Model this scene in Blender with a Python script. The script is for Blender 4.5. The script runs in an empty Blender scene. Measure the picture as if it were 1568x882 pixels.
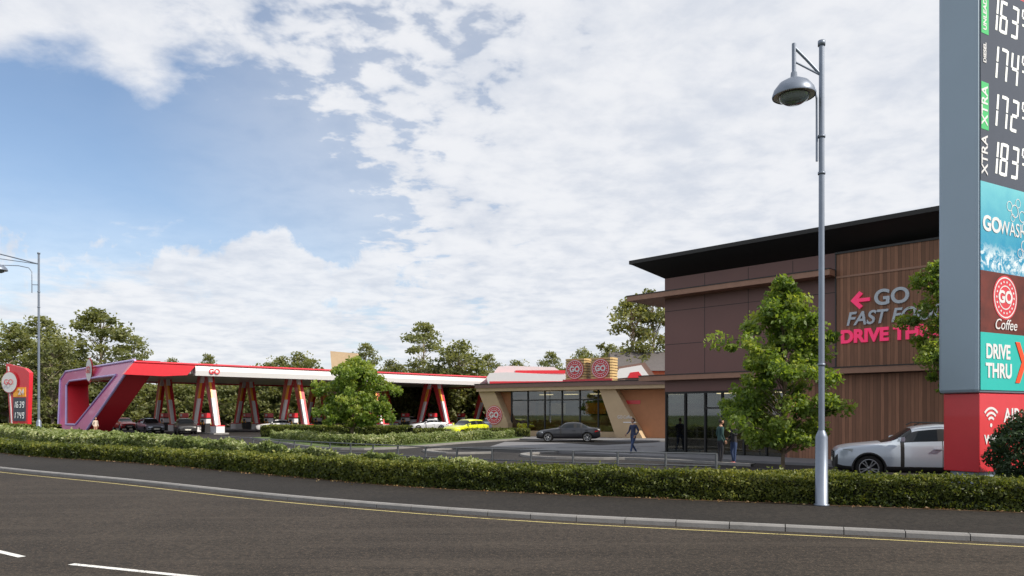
import bpy, bmesh, math, random
import numpy as np
from mathutils import Vector, Matrix, Quaternion
random.seed(7); RNG=np.random.default_rng(7)
scene=bpy.context.scene
V=Vector
# ------------------------------------------------------------------ materials
MATS={}
def newmat(name):
    m=bpy.data.materials.new(name); m.use_nodes=True; nt=m.node_tree
    for n in list(nt.nodes): nt.nodes.remove(n)
    out=nt.nodes.new('ShaderNodeOutputMaterial')
    return m,nt,out
def pbsdf(nt,rough=.6,metal=0.0,spec=.5,coat=0.0):
    b=nt.nodes.new('ShaderNodeBsdfPrincipled')
    b.inputs['Roughness'].default_value=rough; b.inputs['Metallic'].default_value=metal
    b.inputs['Specular IOR Level'].default_value=spec; b.inputs['Coat Weight'].default_value=coat
    return b
def coords(nt):
    t=nt.nodes.new('ShaderNodeNewGeometry'); return t.outputs['Position']
def noise(nt,vec,scale,detail=3,rough=.55,dist=0):
    n=nt.nodes.new('ShaderNodeTexNoise'); n.inputs['Scale'].default_value=scale
    n.inputs['Detail'].default_value=detail; n.inputs['Roughness'].default_value=rough
    n.inputs['Distortion'].default_value=dist
    nt.links.new(vec,n.inputs['Vector']); return n.outputs['Fac']
def math_(nt,op,a,b=None,c=None,clamp=False):
    n=nt.nodes.new('ShaderNodeMath'); n.operation=op; n.use_clamp=clamp
    for i,x in enumerate([a,b,c]):
        if x is None: continue
        if isinstance(x,(int,float)): n.inputs[i].default_value=x
        else: nt.links.new(x,n.inputs[i])
    return n.outputs[0]
def vmath(nt,op,a,b=None):
    n=nt.nodes.new('ShaderNodeVectorMath'); n.operation=op
    for i,x in enumerate([a,b]):
        if x is None: continue
        if isinstance(x,(tuple,list)): n.inputs[i].default_value=x
        else: nt.links.new(x,n.inputs[i])
    return n.outputs['Value'] if op in('DOT_PRODUCT','LENGTH') else n.outputs[0]
def maprange(nt,x,a,b,c=0.,d=1.,smooth=True):
    n=nt.nodes.new('ShaderNodeMapRange'); n.interpolation_type='SMOOTHSTEP' if smooth else 'LINEAR'
    nt.links.new(x,n.inputs[0])
    for i,v in zip((1,2,3,4),(a,b,c,d)): n.inputs[i].default_value=v
    return n.outputs[0]
def mixc(nt,fac,a,b,mode='MIX'):
    n=nt.nodes.new('ShaderNodeMix'); n.data_type='RGBA'; n.blend_type=mode
    if isinstance(fac,(int,float)): n.inputs[0].default_value=fac
    else: nt.links.new(fac,n.inputs[0])
    for i,x in ((6,a),(7,b)):
        if isinstance(x,(tuple,list)): n.inputs[i].default_value=(x[0],x[1],x[2],1)
        else: nt.links.new(x,n.inputs[i])
    return n.outputs[2]
def bump(nt,h,strength,dist,b):
    n=nt.nodes.new('ShaderNodeBump'); n.inputs['Strength'].default_value=strength; n.inputs['Distance'].default_value=dist
    nt.links.new(h,n.inputs['Height']); nt.links.new(n.outputs[0],b.inputs['Normal'])
def mat(name,col,rough=.6,metal=0.,spec=.5,var=.12,scale=3.,coat=0.,emis=None,bmp=0):
    if name in MATS: return MATS[name]
    m,nt,out=newmat(name); b=pbsdf(nt,rough,metal,spec,coat)
    f=noise(nt,coords(nt),scale,4)
    c=mixc(nt,f,tuple(x*(1-var) for x in col),tuple(min(1,x*(1+var)) for x in col))
    nt.links.new(c,b.inputs['Base Color'])
    if bmp: bump(nt,noise(nt,coords(nt),scale*8,3),bmp,.01,b)
    if emis: 
        b.inputs['Emission Color'].default_value=(*emis[0],1); b.inputs['Emission Strength'].default_value=emis[1]
    nt.links.new(b.outputs[0],out.inputs[0]); MATS[name]=m; return m
def mat_asphalt(name,base,speck=.5,warm=1.0,lanes=False):
    m,nt,out=newmat(name); b=pbsdf(nt,.88,0,.3); P=coords(nt)
    big=noise(nt,P,.22,4,.6,.6); mid=noise(nt,P,1.7,5,.65,.5); fine=noise(nt,P,26,3,.8); fine2=noise(nt,P,9,3,.75)
    lo=tuple(x*.66 for x in base); hi=tuple(x*1.4 for x in base)
    c=mixc(nt,maprange(nt,big,.3,.7),lo,hi)
    c=mixc(nt,maprange(nt,mid,.35,.7,0,.5),c,tuple(x*.5 for x in base))
    c=mixc(nt,maprange(nt,fine,.50,.66,0,speck),c,tuple(min(1,x*4.2) for x in (base[0]*warm,base[1],base[2]/warm)))
    c=mixc(nt,maprange(nt,fine2,.38,.56,.65,0),c,tuple(x*.3 for x in base))
    if lanes:
        mp=nt.nodes.new('ShaderNodeMapping'); nt.links.new(P,mp.inputs[0]); mp.inputs['Rotation'].default_value=(0,0,math.radians(28)); mp.inputs['Scale'].default_value=(.12,1.4,1)
        c=mixc(nt,maprange(nt,noise(nt,mp.outputs[0],1.,4,.6),.45,.7,0,.35),c,tuple(min(1,x*2.2) for x in base))
    nt.links.new(c,b.inputs['Base Color']); bump(nt,fine,.7,.015,b)
    nt.links.new(b.outputs[0],out.inputs[0]); return m
def mat_paint_line(name,col,under=(.045,.043,.04)):
    m,nt,out=newmat(name); b=pbsdf(nt,.75,0,.3); P=coords(nt)
    w=math_(nt,'ADD',noise(nt,P,30,3,.7),math_(nt,'MULTIPLY',noise(nt,P,2.2,2),.5))
    c=mixc(nt,maprange(nt,w,.78,.95,0,.85),col,under)
    nt.links.new(c,b.inputs['Base Color']); nt.links.new(b.outputs[0],out.inputs[0]); return m
def mat_boards(name,base,axis,width,dark=.35,var=.35,rough=.55,grain=True):
    m,nt,out=newmat(name); b=pbsdf(nt,rough,0,.35); P=coords(nt)
    d=math_(nt,'MULTIPLY',vmath(nt,'DOT_PRODUCT',P,axis),1/width)
    fr=math_(nt,'FRACT',d); fl=math_(nt,'FLOOR',d)
    wn=nt.nodes.new('ShaderNodeTexWhiteNoise'); wn.noise_dimensions='1D'; nt.links.new(fl,wn.inputs['W'])
    c=mixc(nt,wn.outputs['Value'],tuple(x*(1-var) for x in base),tuple(x*(1+var) for x in base))
    if grain:
        sc=nt.nodes.new('ShaderNodeMapping'); nt.links.new(P,sc.inputs[0]); sc.inputs['Scale'].default_value=(6,6,.5)
        c=mixc(nt,maprange(nt,noise(nt,sc.outputs[0],3,4),.3,.7,0,.4),c,tuple(x*.55 for x in base))
    edge=math_(nt,'LESS_THAN',fr,.09)
    c=mixc(nt,edge,c,tuple(x*dark for x in base))
    nt.links.new(c,b.inputs['Base Color']); nt.links.new(b.outputs[0],out.inputs[0]); return m
def mat_leaf(name,c1,c2,c3,transl=.3):
    m,nt,out=newmat(name); b=pbsdf(nt,.5,0,.4)
    a=nt.nodes.new('ShaderNodeAttribute'); a.attribute_name='var'
    r=nt.nodes.new('ShaderNodeValToRGB'); nt.links.new(a.outputs['Fac'],r.inputs[0])
    r.color_ramp.elements[0].color=(*c1,1); r.color_ramp.elements[1].color=(*c3,1)
    e=r.color_ramp.elements.new(.5); e.color=(*c2,1)
    nt.links.new(r.outputs[0],b.inputs['Base Color'])
    t=nt.nodes.new('ShaderNodeBsdfTranslucent'); 
    tc=mixc(nt,1.0,r.outputs[0],(2.0,1.9,.8),'MULTIPLY'); nt.links.new(tc,t.inputs[0])
    mx=nt.nodes.new('ShaderNodeMixShader'); mx.inputs[0].default_value=transl
    nt.links.new(b.outputs[0],mx.inputs[1]); nt.links.new(t.outputs[0],mx.inputs[2]); nt.links.new(mx.outputs[0],out.inputs[0]); return m
def mat_glass(name,tint=(.5,.55,.55),rough=.02,refl=1.0):
    m,nt,out=newmat(name)
    t=nt.nodes.new('ShaderNodeBsdfTransparent'); 
    n=noise(nt,coords(nt),.5,2); c=mixc(nt,n,tuple(x*.85 for x in tint),tint); nt.links.new(c,t.inputs[0])
    g=nt.nodes.new('ShaderNodeBsdfGlossy'); g.inputs['Roughness'].default_value=rough; g.inputs[0].default_value=(.9,.95,1,1)
    f=nt.nodes.new('ShaderNodeFresnel'); f.inputs[0].default_value=1.6
    mx=nt.nodes.new('ShaderNodeMixShader'); fr=math_(nt,'MULTIPLY_ADD',f.outputs[0],refl,.04,clamp=True)
    nt.links.new(fr,mx.inputs[0]); nt.links.new(t.outputs[0],mx.inputs[1]); nt.links.new(g.outputs[0],mx.inputs[2])
    nt.links.new(mx.outputs[0],out.inputs[0]); return m

M_road=mat_asphalt('road_asphalt',(.034,.0275,.0215),.62,1.12,True)
M_path=mat_asphalt('footpath_asphalt',(.021,.0175,.0145),.3)
M_fore=mat_asphalt('forecourt_asphalt',(.029,.026,.025),.25)
M_grass=mat('grass_ground',(.08,.12,.03),.95,var=.45,scale=.6)
M_soil=mat('bark_soil',(.08,.045,.024),.95,var=.5,scale=6)
M_kerb=mat('kerb_concrete',(.23,.225,.22),.85,var=.35,scale=2.5,bmp=.3)
M_pave=mat('pale_paving',(.17,.17,.18),.8,var=.15,scale=1.5)
M_yel=mat_paint_line('yellow_line',(.52,.44,.18)); M_wht=mat_paint_line('white_line',(.72,.72,.70))
M_galv=mat('galvanised_steel',(.20,.235,.30),.42,.45,var=.15,scale=6)
M_rail=mat('railing_steel',(.13,.14,.15),.5,.5,var=.15,scale=6)
M_white=mat('white_panel',(.72,.72,.74),.35,var=.04)
M_red=mat('red_panel',(.62,.030,.045),.3,var=.08,coat=.3)
M_pink=mat('pink_panel',(.58,.09,.28),.35,var=.12,coat=.3)
M_lav=mat('lavender_edge',(.50,.40,.72),.35,var=.08)
M_orange=mat('orange_stripe',(.90,.40,.04),.35,var=.06)
M_chev=mat('chevron_red',(.85,.08,.02),.35,var=.06)
M_dark=mat('dark_metal',(.02,.02,.022),.5,var=.2)
M_black=mat('black_plastic',(.012,.012,.013),.55,var=.2)
M_roofblk=mat('black_roof',(.012,.011,.012),.55,var=.25)
M_brick=mat('terracotta_wall',(.44,.20,.10),.8,var=.15,scale=2)
M_tan=mat('tan_cladding',(.50,.37,.23),.6,var=.12,scale=1.5)
M_gold=mat('gold_slats',(.58,.40,.18),.45,var=.15)
M_brownfascia=mat('brown_fascia',(.20,.12,.10),.5,var=.15)
M_int=mat('interior_wall',(.6,.46,.30),.8,var=.2,scale=.8)
M_intfloor=mat('interior_floor',(.25,.22,.2),.4,var=.2)
M_soffit=mat('canopy_soffit',(.74,.78,.70),.35,var=.05,scale=.3)
M_glass=mat_glass('shop_glass',(.66,.68,.62))
M_bark=mat('bark',(.15,.115,.08),.9,var=.4,scale=9,bmp=.5)
M_barkp=mat('pale_bark',(.26,.22,.17),.9,var=.4,scale=4)
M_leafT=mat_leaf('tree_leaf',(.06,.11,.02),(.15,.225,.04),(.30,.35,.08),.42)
M_leafH=mat_leaf('hedge_leaf',(.035,.055,.010),(.11,.135,.024),(.27,.27,.06),.3)
M_leafG=mat_leaf('groundcover_leaf',(.09,.13,.04),(.20,.25,.09),(.52,.53,.36),.3)
M_leafD=mat_leaf('distant_leaf',(.07,.09,.035),(.15,.17,.065),(.25,.26,.12),.38)
M_leafC=mat_leaf('conifer_leaf',(.015,.035,.015),(.03,.06,.022),(.06,.09,.03),.15)
M_litter=mat_leaf('leaf_litter',(.10,.05,.02),(.20,.11,.04),(.30,.22,.10),.1)

# ------------------------------------------------------------------ mesh helpers
def empty(name):
    e=bpy.data.objects.new(name,None); e.empty_display_size=.5; scene.collection.objects.link(e); return e
def link(name,me,parent=None):
    o=bpy.data.objects.new(name,me); scene.collection.objects.link(o)
    if parent is not None: o.parent=parent
    return o
class Frame:
    def __init__(s,o,a,b): s.o=V((o[0],o[1],o[2] if len(o)>2 else 0)); s.a=V((a[0],a[1],0)).normalized(); s.b=V((b[0],b[1],0)).normalized()
    def __call__(s,a,b,z): return s.o+s.a*a+s.b*b+V((0,0,z))
    def mtx(s,a,b,z): # text matrix : X=a, Y=up, Z=b
        m=Matrix.Identity(4)
        m.col[0]=(*s.a,0); m.col[1]=(0,0,1,0); m.col[2]=(*s.b,0); m.col[3]=(*s(a,b,z),1); return m
class MB:
    def __init__(s): s.v=[];s.f=[];s.m=[];s.mats=[];s.sm=[]
    def mi(s,m):
        if m not in s.mats: s.mats.append(m)
        return s.mats.index(m)
    def add(s,vs,fs,m,smooth=False):
        n=len(s.v); s.v+= [tuple(x) for x in vs]; i=s.mi(m)
        for f in fs: s.f.append([k+n for k in f]); s.m.append(i); s.sm.append(smooth)
    def box(s,F,a,b,z,m):
        vs=[F(x,y,w) for w in z for y in b for x in a]
        s.add(vs,[(0,1,3,2),(4,6,7,5),(0,4,5,1),(2,3,7,6),(0,2,6,4),(1,5,7,3)],m)
    def hexa(s,p,m): # p: 4 bottom, 4 top
        s.add(p,[(3,2,1,0),(4,5,6,7),(0,1,5,4),(1,2,6,5),(2,3,7,6),(3,0,4,7)],m)
    def prism(s,F,poly,b0,b1,m,m2=None):
        n=len(poly); vs=[F(a,b0,z) for a,z in poly]+[F(a,b1,z) for a,z in poly]
        s.add(vs,[tuple(range(n)),tuple(range(2*n-1,n-1,-1))],m)
        s.add(vs,[(i,(i+1)%n,n+(i+1)%n,n+i) for i in range(n)],m2 or m)
    def flat(s,pts,z,m): s.add([(p[0],p[1],z) for p in pts],[tuple(range(len(pts)))],m)
    def slab(s,pts,z0,z1,m):
        n=len(pts); vs=[(p[0],p[1],z0) for p in pts]+[(p[0],p[1],z1) for p in pts]
        s.add(vs,[tuple(range(n,2*n))]+[(i,(i+1)%n,n+(i+1)%n,n+i) for i in range(n)],m)
    def tube(s,pts,rad,m,n=8,cap=True):
        pts=[V(p) for p in pts]; k=len(pts)
        if isinstance(rad,(int,float)): rad=[rad]*k
        vs=[];prev=None
        for i,p in enumerate(pts):
            d=(pts[min(i+1,k-1)]-pts[max(i-1,0)]).normalized()
            if prev is None:
                x=d.orthogonal().normalized()
            else:
                x=(prev-d*prev.dot(d)); x=x.normalized() if x.length>1e-6 else d.orthogonal().normalized()
            prev=x; y=d.cross(x)
            for j in range(n):
                t=2*math.pi*j/n; vs.append(p+(x*math.cos(t)+y*math.sin(t))*rad[i])
        fs=[(i*n+j,i*n+(j+1)%n,(i+1)*n+(j+1)%n,(i+1)*n+j) for i in range(k-1) for j in range(n)]
        s.add(vs,fs,m,True)
        if cap: s.add(vs[:n],[tuple(range(n))[::-1]],m); s.add(vs[-n:],[tuple(range(n))],m)
    def revolve(s,c,axis,prof,m,n=24,smooth=True): # prof list (r,h)
        ax=V(axis).normalized(); x=ax.orthogonal().normalized(); y=ax.cross(x); c=V(c); vs=[]
        for r,h in prof:
            for j in range(n):
                t=2*math.pi*j/n; vs.append(c+ax*h+(x*math.cos(t)+y*math.sin(t))*r)
        k=len(prof)
        s.add(vs,[(i*n+j,i*n+(j+1)%n,(i+1)*n+(j+1)%n,(i+1)*n+j) for i in range(k-1) for j in range(n)],m,smooth)
    def disc(s,F,a,b,z,r,m,n=28,r0=0,sx=1.):
        if r0==0:
            vs=[F(a+sx*r*math.cos(2*math.pi*j/n),b,z+r*math.sin(2*math.pi*j/n)) for j in range(n)]
            s.add(vs,[tuple(range(n))],m)
        else:
            vs=[F(a+q*math.cos(2*math.pi*j/n),b,z+q*math.sin(2*math.pi*j/n)) for q in (r0,r) for j in range(n)]
            s.add(vs,[(j,(j+1)%n,n+(j+1)%n,n+j) for j in range(n)],m)
    def mesh(s,name,bevel=0):
        me=bpy.data.meshes.new(name); me.from_pydata(s.v,[],s.f)
        for m in s.mats: me.materials.append(m)
        me.polygons.foreach_set('material_index',s.m); me.polygons.foreach_set('use_smooth',s.sm)
        bm=bmesh.new(); bm.from_mesh(me); bmesh.ops.recalc_face_normals(bm,faces=bm.faces); bm.to_mesh(me); bm.free(); me.update(); return me
    def obj(s,name,parent=None,bevel=0):
        o=link(name,s.mesh(name),parent)
        if bevel:
            bm=bmesh.new(); bm.from_mesh(o.data); bmesh.ops.remove_doubles(bm,verts=bm.verts,dist=1e-4); bm.to_mesh(o.data); bm.free()
            b=o.modifiers.new('bevel','BEVEL'); b.width=bevel; b.segments=2; b.limit_method='ANGLE'
        return o
def text(body,size,mtx,m,parent=None,name=None,bold=0.,ext=.01,align='LEFT',shear=0.,sx=1.):
    c=bpy.data.curves.new('t','FONT'); c.body=body; c.size=size; c.extrude=ext; c.offset=bold; c.align_x=align; c.align_y='CENTER'; c.shear=shear
    o=bpy.data.objects.new('t',c); scene.collection.objects.link(o); bpy.context.view_layer.update()
    me=bpy.data.meshes.new_from_object(o.evaluated_get(bpy.context.evaluated_depsgraph_get()))
    bpy.data.objects.remove(o); bpy.data.curves.remove(c)
    me.transform(mtx@Matrix.Diagonal((sx,1,1,1))); me.materials.clear(); me.materials.append(m)
    return link(name or 'lettering_'+body.lower().replace(' ','_'),me,parent)
def catmull(pts,step=.8):
    pts=[np.array(p,float) for p in pts]; P=[2*pts[0]-pts[1]]+pts+[2*pts[-1]-pts[-2]]; out=[]
    for i in range(1,len(P)-2):
        p0,p1,p2,p3=P[i-1:i+3]; n=max(2,int(np.linalg.norm(p2-p1)/step))
        for t in np.linspace(0,1,n,endpoint=False):
            out.append(.5*((2*p1)+(-p0+p2)*t+(2*p0-5*p1+4*p2-p3)*t*t+(-p0+3*p1-3*p2+p3)*t**3))
    out.append(pts[-1]); return np.array(out)
def resample(poly,n):
    d=np.r_[0,np.cumsum(np.linalg.norm(np.diff(poly,axis=0),axis=1))]; t=np.linspace(0,d[-1],n)
    return np.c_[np.interp(t,d,poly[:,0]),np.interp(t,d,poly[:,1])]
def offset(poly,d): # left side positive
    t=np.gradient(poly,axis=0); t/=np.linalg.norm(t,axis=1)[:,None]; return poly+np.c_[-t[:,1],t[:,0]]*d
def strip(mb,A,B,z,m,zb=None):
    n=len(A); zb=z if zb is None else zb
    vs=[(*a,z) for a in A]+[(*b,zb) for b in B]
    mb.add(vs,[(i,i+1,n+i+1,n+i) for i in range(n-1)],m)
def leaves(name,pts,size,var,mat_,parent=None,flat=0.,link_=True):
    n=len(pts); a=RNG.normal(size=(n,3)); a[:,2]*=(1-flat); a/=np.linalg.norm(a,axis=1)[:,None]+1e-9
    r=RNG.normal(size=(n,3)); b=np.cross(a,r); b/=np.linalg.norm(b,axis=1)[:,None]+1e-9
    s=(np.asarray(size)*np.ones(n)*RNG.uniform(.65,1.3,n))[:,None]
    co=np.empty((n,4,3)); co[:,0]=pts-a*s; co[:,1]=pts+b*s*.55; co[:,2]=pts+a*s; co[:,3]=pts-b*s*.55
    me=bpy.data.meshes.new(name); me.vertices.add(4*n); me.vertices.foreach_set('co',co.astype(np.float32).ravel())
    me.loops.add(4*n); me.loops.foreach_set('vertex_index',np.arange(4*n,dtype=np.int32))
    me.polygons.add(n); me.polygons.foreach_set('loop_start',np.arange(0,4*n,4,dtype=np.int32))
    me.update(calc_edges=True)
    at=me.attributes.new('var','FLOAT','FACE'); at.data.foreach_set('value',np.clip(var,0,1).astype(np.float32))
    me.materials.append(mat_)
    return link(name,me,parent) if link_ else me
def wob(x,y,f,seed=0):
    return (np.sin(x*f*1.3+seed)+np.sin(y*f*1.7+seed*2.1)+np.sin((x+y)*f*.9+seed*.7)+np.sin((x-y)*f*2.3+seed*1.9)*.6)/3.6

# ------------------------------------------------------------------ ground & road
kerb=catmull([(-75,95),(-58,70),(-40,47),(-27,33.8),(-18.2,26.7),(-11,21.7),(-6,18.0),(-2.5,15.8),(.2,14.4),(2.54,13.5),(4.6,12.8),(6.5,12.1),(7.9,11.6),(14,9.3),(30,3.2),(60,-8),(110,-27)])
hf=catmull([(-50,74),(-37,52),(-24.9,36.5),(-14.8,29.1),(-7.8,23.5),(-3.2,19.8),(.25,18.0),(3.15,16.8),(5.7,15.9),(8.1,15.0),(9.8,14.4),(15.5,12.3),(32,6)])
hb=catmull([(-58,82),(-45,62),(-32.7,48),(-20.3,38.5),(-9.4,27),(-4.0,22.3),(.4,19.7),(3.5,18.3),(6.2,17.3),(8.7,16.4),(10.6,15.7),(16.3,13.7),(33,7.5)])
g=MB(); g.flat([(-900,-600),(900,-600),(900,1400),(-900,1400)],-.03,M_grass); g.obj('ground')
K=resample(kerb,160)
r=MB(); strip(r,K,offset(K,-17),0.0,M_road); r.obj('road')
mk=MB(); strip(mk,offset(K,-.31),offset(K,-.375),.004,M_yel); mk.obj('yellow_road_line')
ln=MB()
for (x0,y0),(x1,y1) in (((-12.5,14.6),(-9.3,12.15)),((-8.6,11.7),(-6.85,10.5)),((-5.87,10.0),(-3.3,8.98)),((-1.6,8.35),(1,7.4)),((3,6.7),(5.6,5.8))):
    d=V((x1-x0,y1-y0)).normalized(); p=V((-d.y,d.x))*.05
    ln.flat([(x0+p.x,y0+p.y),(x0-p.x,y0-p.y),(x1-p.x,y1-p.y),(x1+p.x,y1+p.y)],.004,M_wht)
ln.obj('centre_line_dashes')
# kerb stones
ks=MB(); L=np.r_[0,np.cumsum(np.linalg.norm(np.diff(kerb,axis=0),axis=1))]
t=0.
while t<L[-1]-1:
    a=np.array([np.interp(t+.006,L,kerb[:,0]),np.interp(t+.006,L,kerb[:,1])]); b=np.array([np.interp(t+.906,L,kerb[:,0]),np.interp(t+.906,L,kerb[:,1])])
    if abs(a[0])<70:
        F=Frame(a,b-a,(-(b-a)[1],(b-a)[0])); l=np.linalg.norm(b-a)
        ks.prism(Frame(a,F.b[:2],F.a[:2]),[(0,-.02),(.0,.075),(.025,.105),(.15,.105),(.15,-.02)],0,l,M_kerb)
    t+=.915
ks.obj('kerb')
n=150; HF=resample(hf,n); HB=resample(hb,n)
fp=MB(); A=resample(kerb[(kerb[:,0]>-60)&(kerb[:,0]<45)],n); A=offset(A,.15)
H2=resample(catmull([(-62,92)]+[tuple(p) for p in hf[::6]]+[(48,0)]),n)
strip(fp,A,H2,.10,M_path); fp.obj('footpath')
bed=MB(); strip(bed,HF,HB,.104,M_soil); bed.obj('planting_bed_soil')
ke=MB(); strip(ke,offset(HB,.0),offset(HB,.12),.13,M_kerb); strip(ke,offset(HB,.12),offset(HB,.12),.13,M_kerb,0); strip(ke,HB,HB,.13,M_kerb,.0); ke.obj('bed_kerb')
fo=MB(); far=np.c_[np.linspace(-110,75,n),np.linspace(120,105,n)]
strip(fo,HB,far,.0,M_fore); fo.obj('forecourt_road')

# ------------------------------------------------------------------ hedges
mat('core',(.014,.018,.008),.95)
def polyhedge(name,A,B,h,leaf,dens,m,seed=1,lump=.08,rounded=.0,z0=.1):
    """leafy mass between polylines A (front) and B (back)"""
    e=empty(name)
    n=len(A); segA=np.linalg.norm(np.diff(A,axis=0),axis=1); wid=np.linalg.norm(A-B,axis=1)
    hh=np.asarray(h)*np.ones(n); ds=np.asarray(dens)*np.ones(n); lf=np.asarray(leaf)*np.ones(n)
    P=[];S=[];Vv=[]
    def put(cnt,i,kind):
        if cnt<=0: return
        u=RNG.random(cnt); 
        a=A[i]*(1-u[:,None])+A[i+1]*u[:,None]; b=B[i]*(1-u[:,None])+B[i+1]*u[:,None]
        if kind=='top': v=RNG.random(cnt); z=np.ones(cnt)
        elif kind=='front': v=np.zeros(cnt); z=RNG.random(cnt)
        else: v=np.ones(cnt); z=RNG.random(cnt)
        p=a*(1-v[:,None])+b*v[:,None]
        w=wob(p[:,0],p[:,1],2.1,seed)*lump+wob(p[:,0],p[:,1],7.,seed+3)*lump*.6
        H=hh[i]*(1-rounded*(2*v-1)**4)+w
        dr=(b-a); dr/=np.linalg.norm(dr,axis=1)[:,None]+1e-9
        inn=RNG.exponential(.04,cnt)-.04
        zz=z0+z*H - (inn if kind=='top' else 0)
        bulge=wob(p[:,0]*1.3+z*2,p[:,1]+z*1.5,4.,seed)*.06
        if kind=='front': p=p+dr*(inn+bulge)[:,None]
        if kind=='back': p=p-dr*(inn+bulge)[:,None]
        P.append(np.c_[p,zz]); S.append(np.full(cnt,lf[i]))
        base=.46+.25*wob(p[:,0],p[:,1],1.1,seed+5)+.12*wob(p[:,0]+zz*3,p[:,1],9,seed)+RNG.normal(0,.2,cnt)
        if kind!='top': base-= .26*(1-z)  # side leaves darken towards the foot: top highlight painted into leaf colour
        stray=RNG.random(cnt)<.04; P[-1][stray,2]+=RNG.random(stray.sum())*.10
        Vv.append(base)
    for i in range(n-1):
        put(int(segA[i]*wid[i]*ds[i]),i,'top'); put(int(segA[i]*hh[i]*ds[i]*1.15),i,'front'); put(int(segA[i]*hh[i]*ds[i]*.3),i,'back')
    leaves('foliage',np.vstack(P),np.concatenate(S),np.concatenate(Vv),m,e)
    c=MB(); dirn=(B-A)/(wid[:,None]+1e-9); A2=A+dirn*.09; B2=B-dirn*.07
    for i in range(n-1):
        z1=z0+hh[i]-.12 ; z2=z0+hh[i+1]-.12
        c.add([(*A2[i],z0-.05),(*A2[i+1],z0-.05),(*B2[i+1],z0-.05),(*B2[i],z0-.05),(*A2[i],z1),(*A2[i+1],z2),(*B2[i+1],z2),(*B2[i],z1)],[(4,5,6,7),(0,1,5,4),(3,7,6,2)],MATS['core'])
    c.obj('dark_core',e); return e  # solid dark fill set inside the leaves to close gaps
mask=(hf[:,0]>-42)&(hf[:,0]<26)
hfA=resample(hf[mask],170)
dist=np.linalg.norm(hfA,axis=1)
dirs=offset(hfA,1.)-hfA
hfA=hfA+dirs*.16
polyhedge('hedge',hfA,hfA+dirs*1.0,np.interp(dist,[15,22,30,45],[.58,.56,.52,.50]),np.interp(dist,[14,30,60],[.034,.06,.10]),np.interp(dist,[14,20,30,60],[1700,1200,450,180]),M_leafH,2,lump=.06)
# leaf litter along the hedge foot
q=RNG.integers(0,169,2600); u=RNG.random(2600)[:,None]; lp_=hfA[q]*(1-u)+hfA[q+1]*u-dirs[q]*RNG.exponential(.10,2600)[:,None]
leaves('leaf_litter',np.c_[lp_,.115+RNG.random(2600)*.02],.03,RNG.random(2600),M_litter,None,.9)
# ground cover behind hedge (wide part, left)
x0=-40; sel=resample(hf[(hf[:,0]>x0)&(hf[:,0]<0.2)],90); d2=offset(sel,1.)-sel
bm_=resample(hb[(hb[:,0]>x0-11)&(hb[:,0]<.3)],90)
dd=np.linalg.norm(sel,axis=1)
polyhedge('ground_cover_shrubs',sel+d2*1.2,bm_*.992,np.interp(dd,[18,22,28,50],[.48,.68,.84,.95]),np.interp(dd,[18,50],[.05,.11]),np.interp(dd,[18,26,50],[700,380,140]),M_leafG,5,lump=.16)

# ------------------------------------------------------------------ trees
def tree(name,x,y,H,cr,z0,tr,ncl,per,leaf,m,seed=0,clr=.45,barkm=None,top=.25,lean=(0,0),asobj=True,squash=.75,power=.6,zbase=.05,inner=.35):
    rg=np.random.default_rng(seed); C=[]
    for i in range(ncl):
        t=rg.random(); z=z0+(H-z0)*t
        prof=(math.sin(math.pi*min(1,(t*.86+.14)))**power)*(1-top*t)
        th=rg.random()*2*math.pi
        R=cr*prof*(.82+.22*math.sin(3*t*5+seed+2*th)+.14*rg.normal()); rr=R*(inner+(1-inner)*math.sqrt(rg.random()))
        C.append((x+rr*math.cos(th)+lean[0]*t,y+rr*math.sin(th)+lean[1]*t,z-clr*.5*(t>.8)))
    C=np.array(C)
    bl=rg.normal(0,.15,ncl)
    k=rg.integers(0,ncl,ncl*per); g_=rg.normal(size=(ncl*per,3)); g_/=np.linalg.norm(g_,axis=1)[:,None]; g_*=(rg.random(ncl*per)**.5)[:,None]
    cs=clr*rg.uniform(.5,1.4,ncl); P=C[k]+g_*cs[k][:,None]*np.array([1,1,squash])
    lo=(P[:,2]-z0)/(H-z0)
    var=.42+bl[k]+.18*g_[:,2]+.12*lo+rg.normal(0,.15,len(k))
    w=MB(); pts=[(x,y,zbase-.1)]; rad=[tr*1.35]
    for q in (.12,.3,.5,.7,.88): pts.append((x+lean[0]*q*.8+rg.normal(0,.04*H/6),y+lean[1]*q*.8+rg.normal(0,.04*H/6),H*q)); rad.append(tr*(1-q*.85))
    w.tube(pts,rad,barkm or M_bark,8)
    for i in range(0,ncl,max(1,ncl//70)):
        c=V(C[i]); q=max(z0*.7,min(c.z-.3*(H-z0)*rg.uniform(.3,.8),H*.8))
        tt=q/H; j=V((x+lean[0]*tt*.8,y+lean[1]*tt*.8,q)); mid_=j.lerp(c,.5)+V((0,0,(c-j).length*.08))
        r0=tr*.42*(1-tt*.7); w.tube([j,mid_,c],[r0,r0*.6,r0*.15],barkm or M_bark,5,False)
    if asobj:
        e=empty(name); w.obj('trunk_and_branches',e); leaves('leaves',P,leaf,var,m,e); return e
    return w,P,var
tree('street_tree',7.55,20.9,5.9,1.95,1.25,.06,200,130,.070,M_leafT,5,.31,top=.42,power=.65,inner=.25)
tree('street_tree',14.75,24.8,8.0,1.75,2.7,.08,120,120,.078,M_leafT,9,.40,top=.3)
tree('street_tree',-10.6,49.5,5.7,3.3,1.4,.13,220,95,.11,M_leafT,12,.45,M_bark,top=.35,lean=(.3,0),inner=.25)
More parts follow.
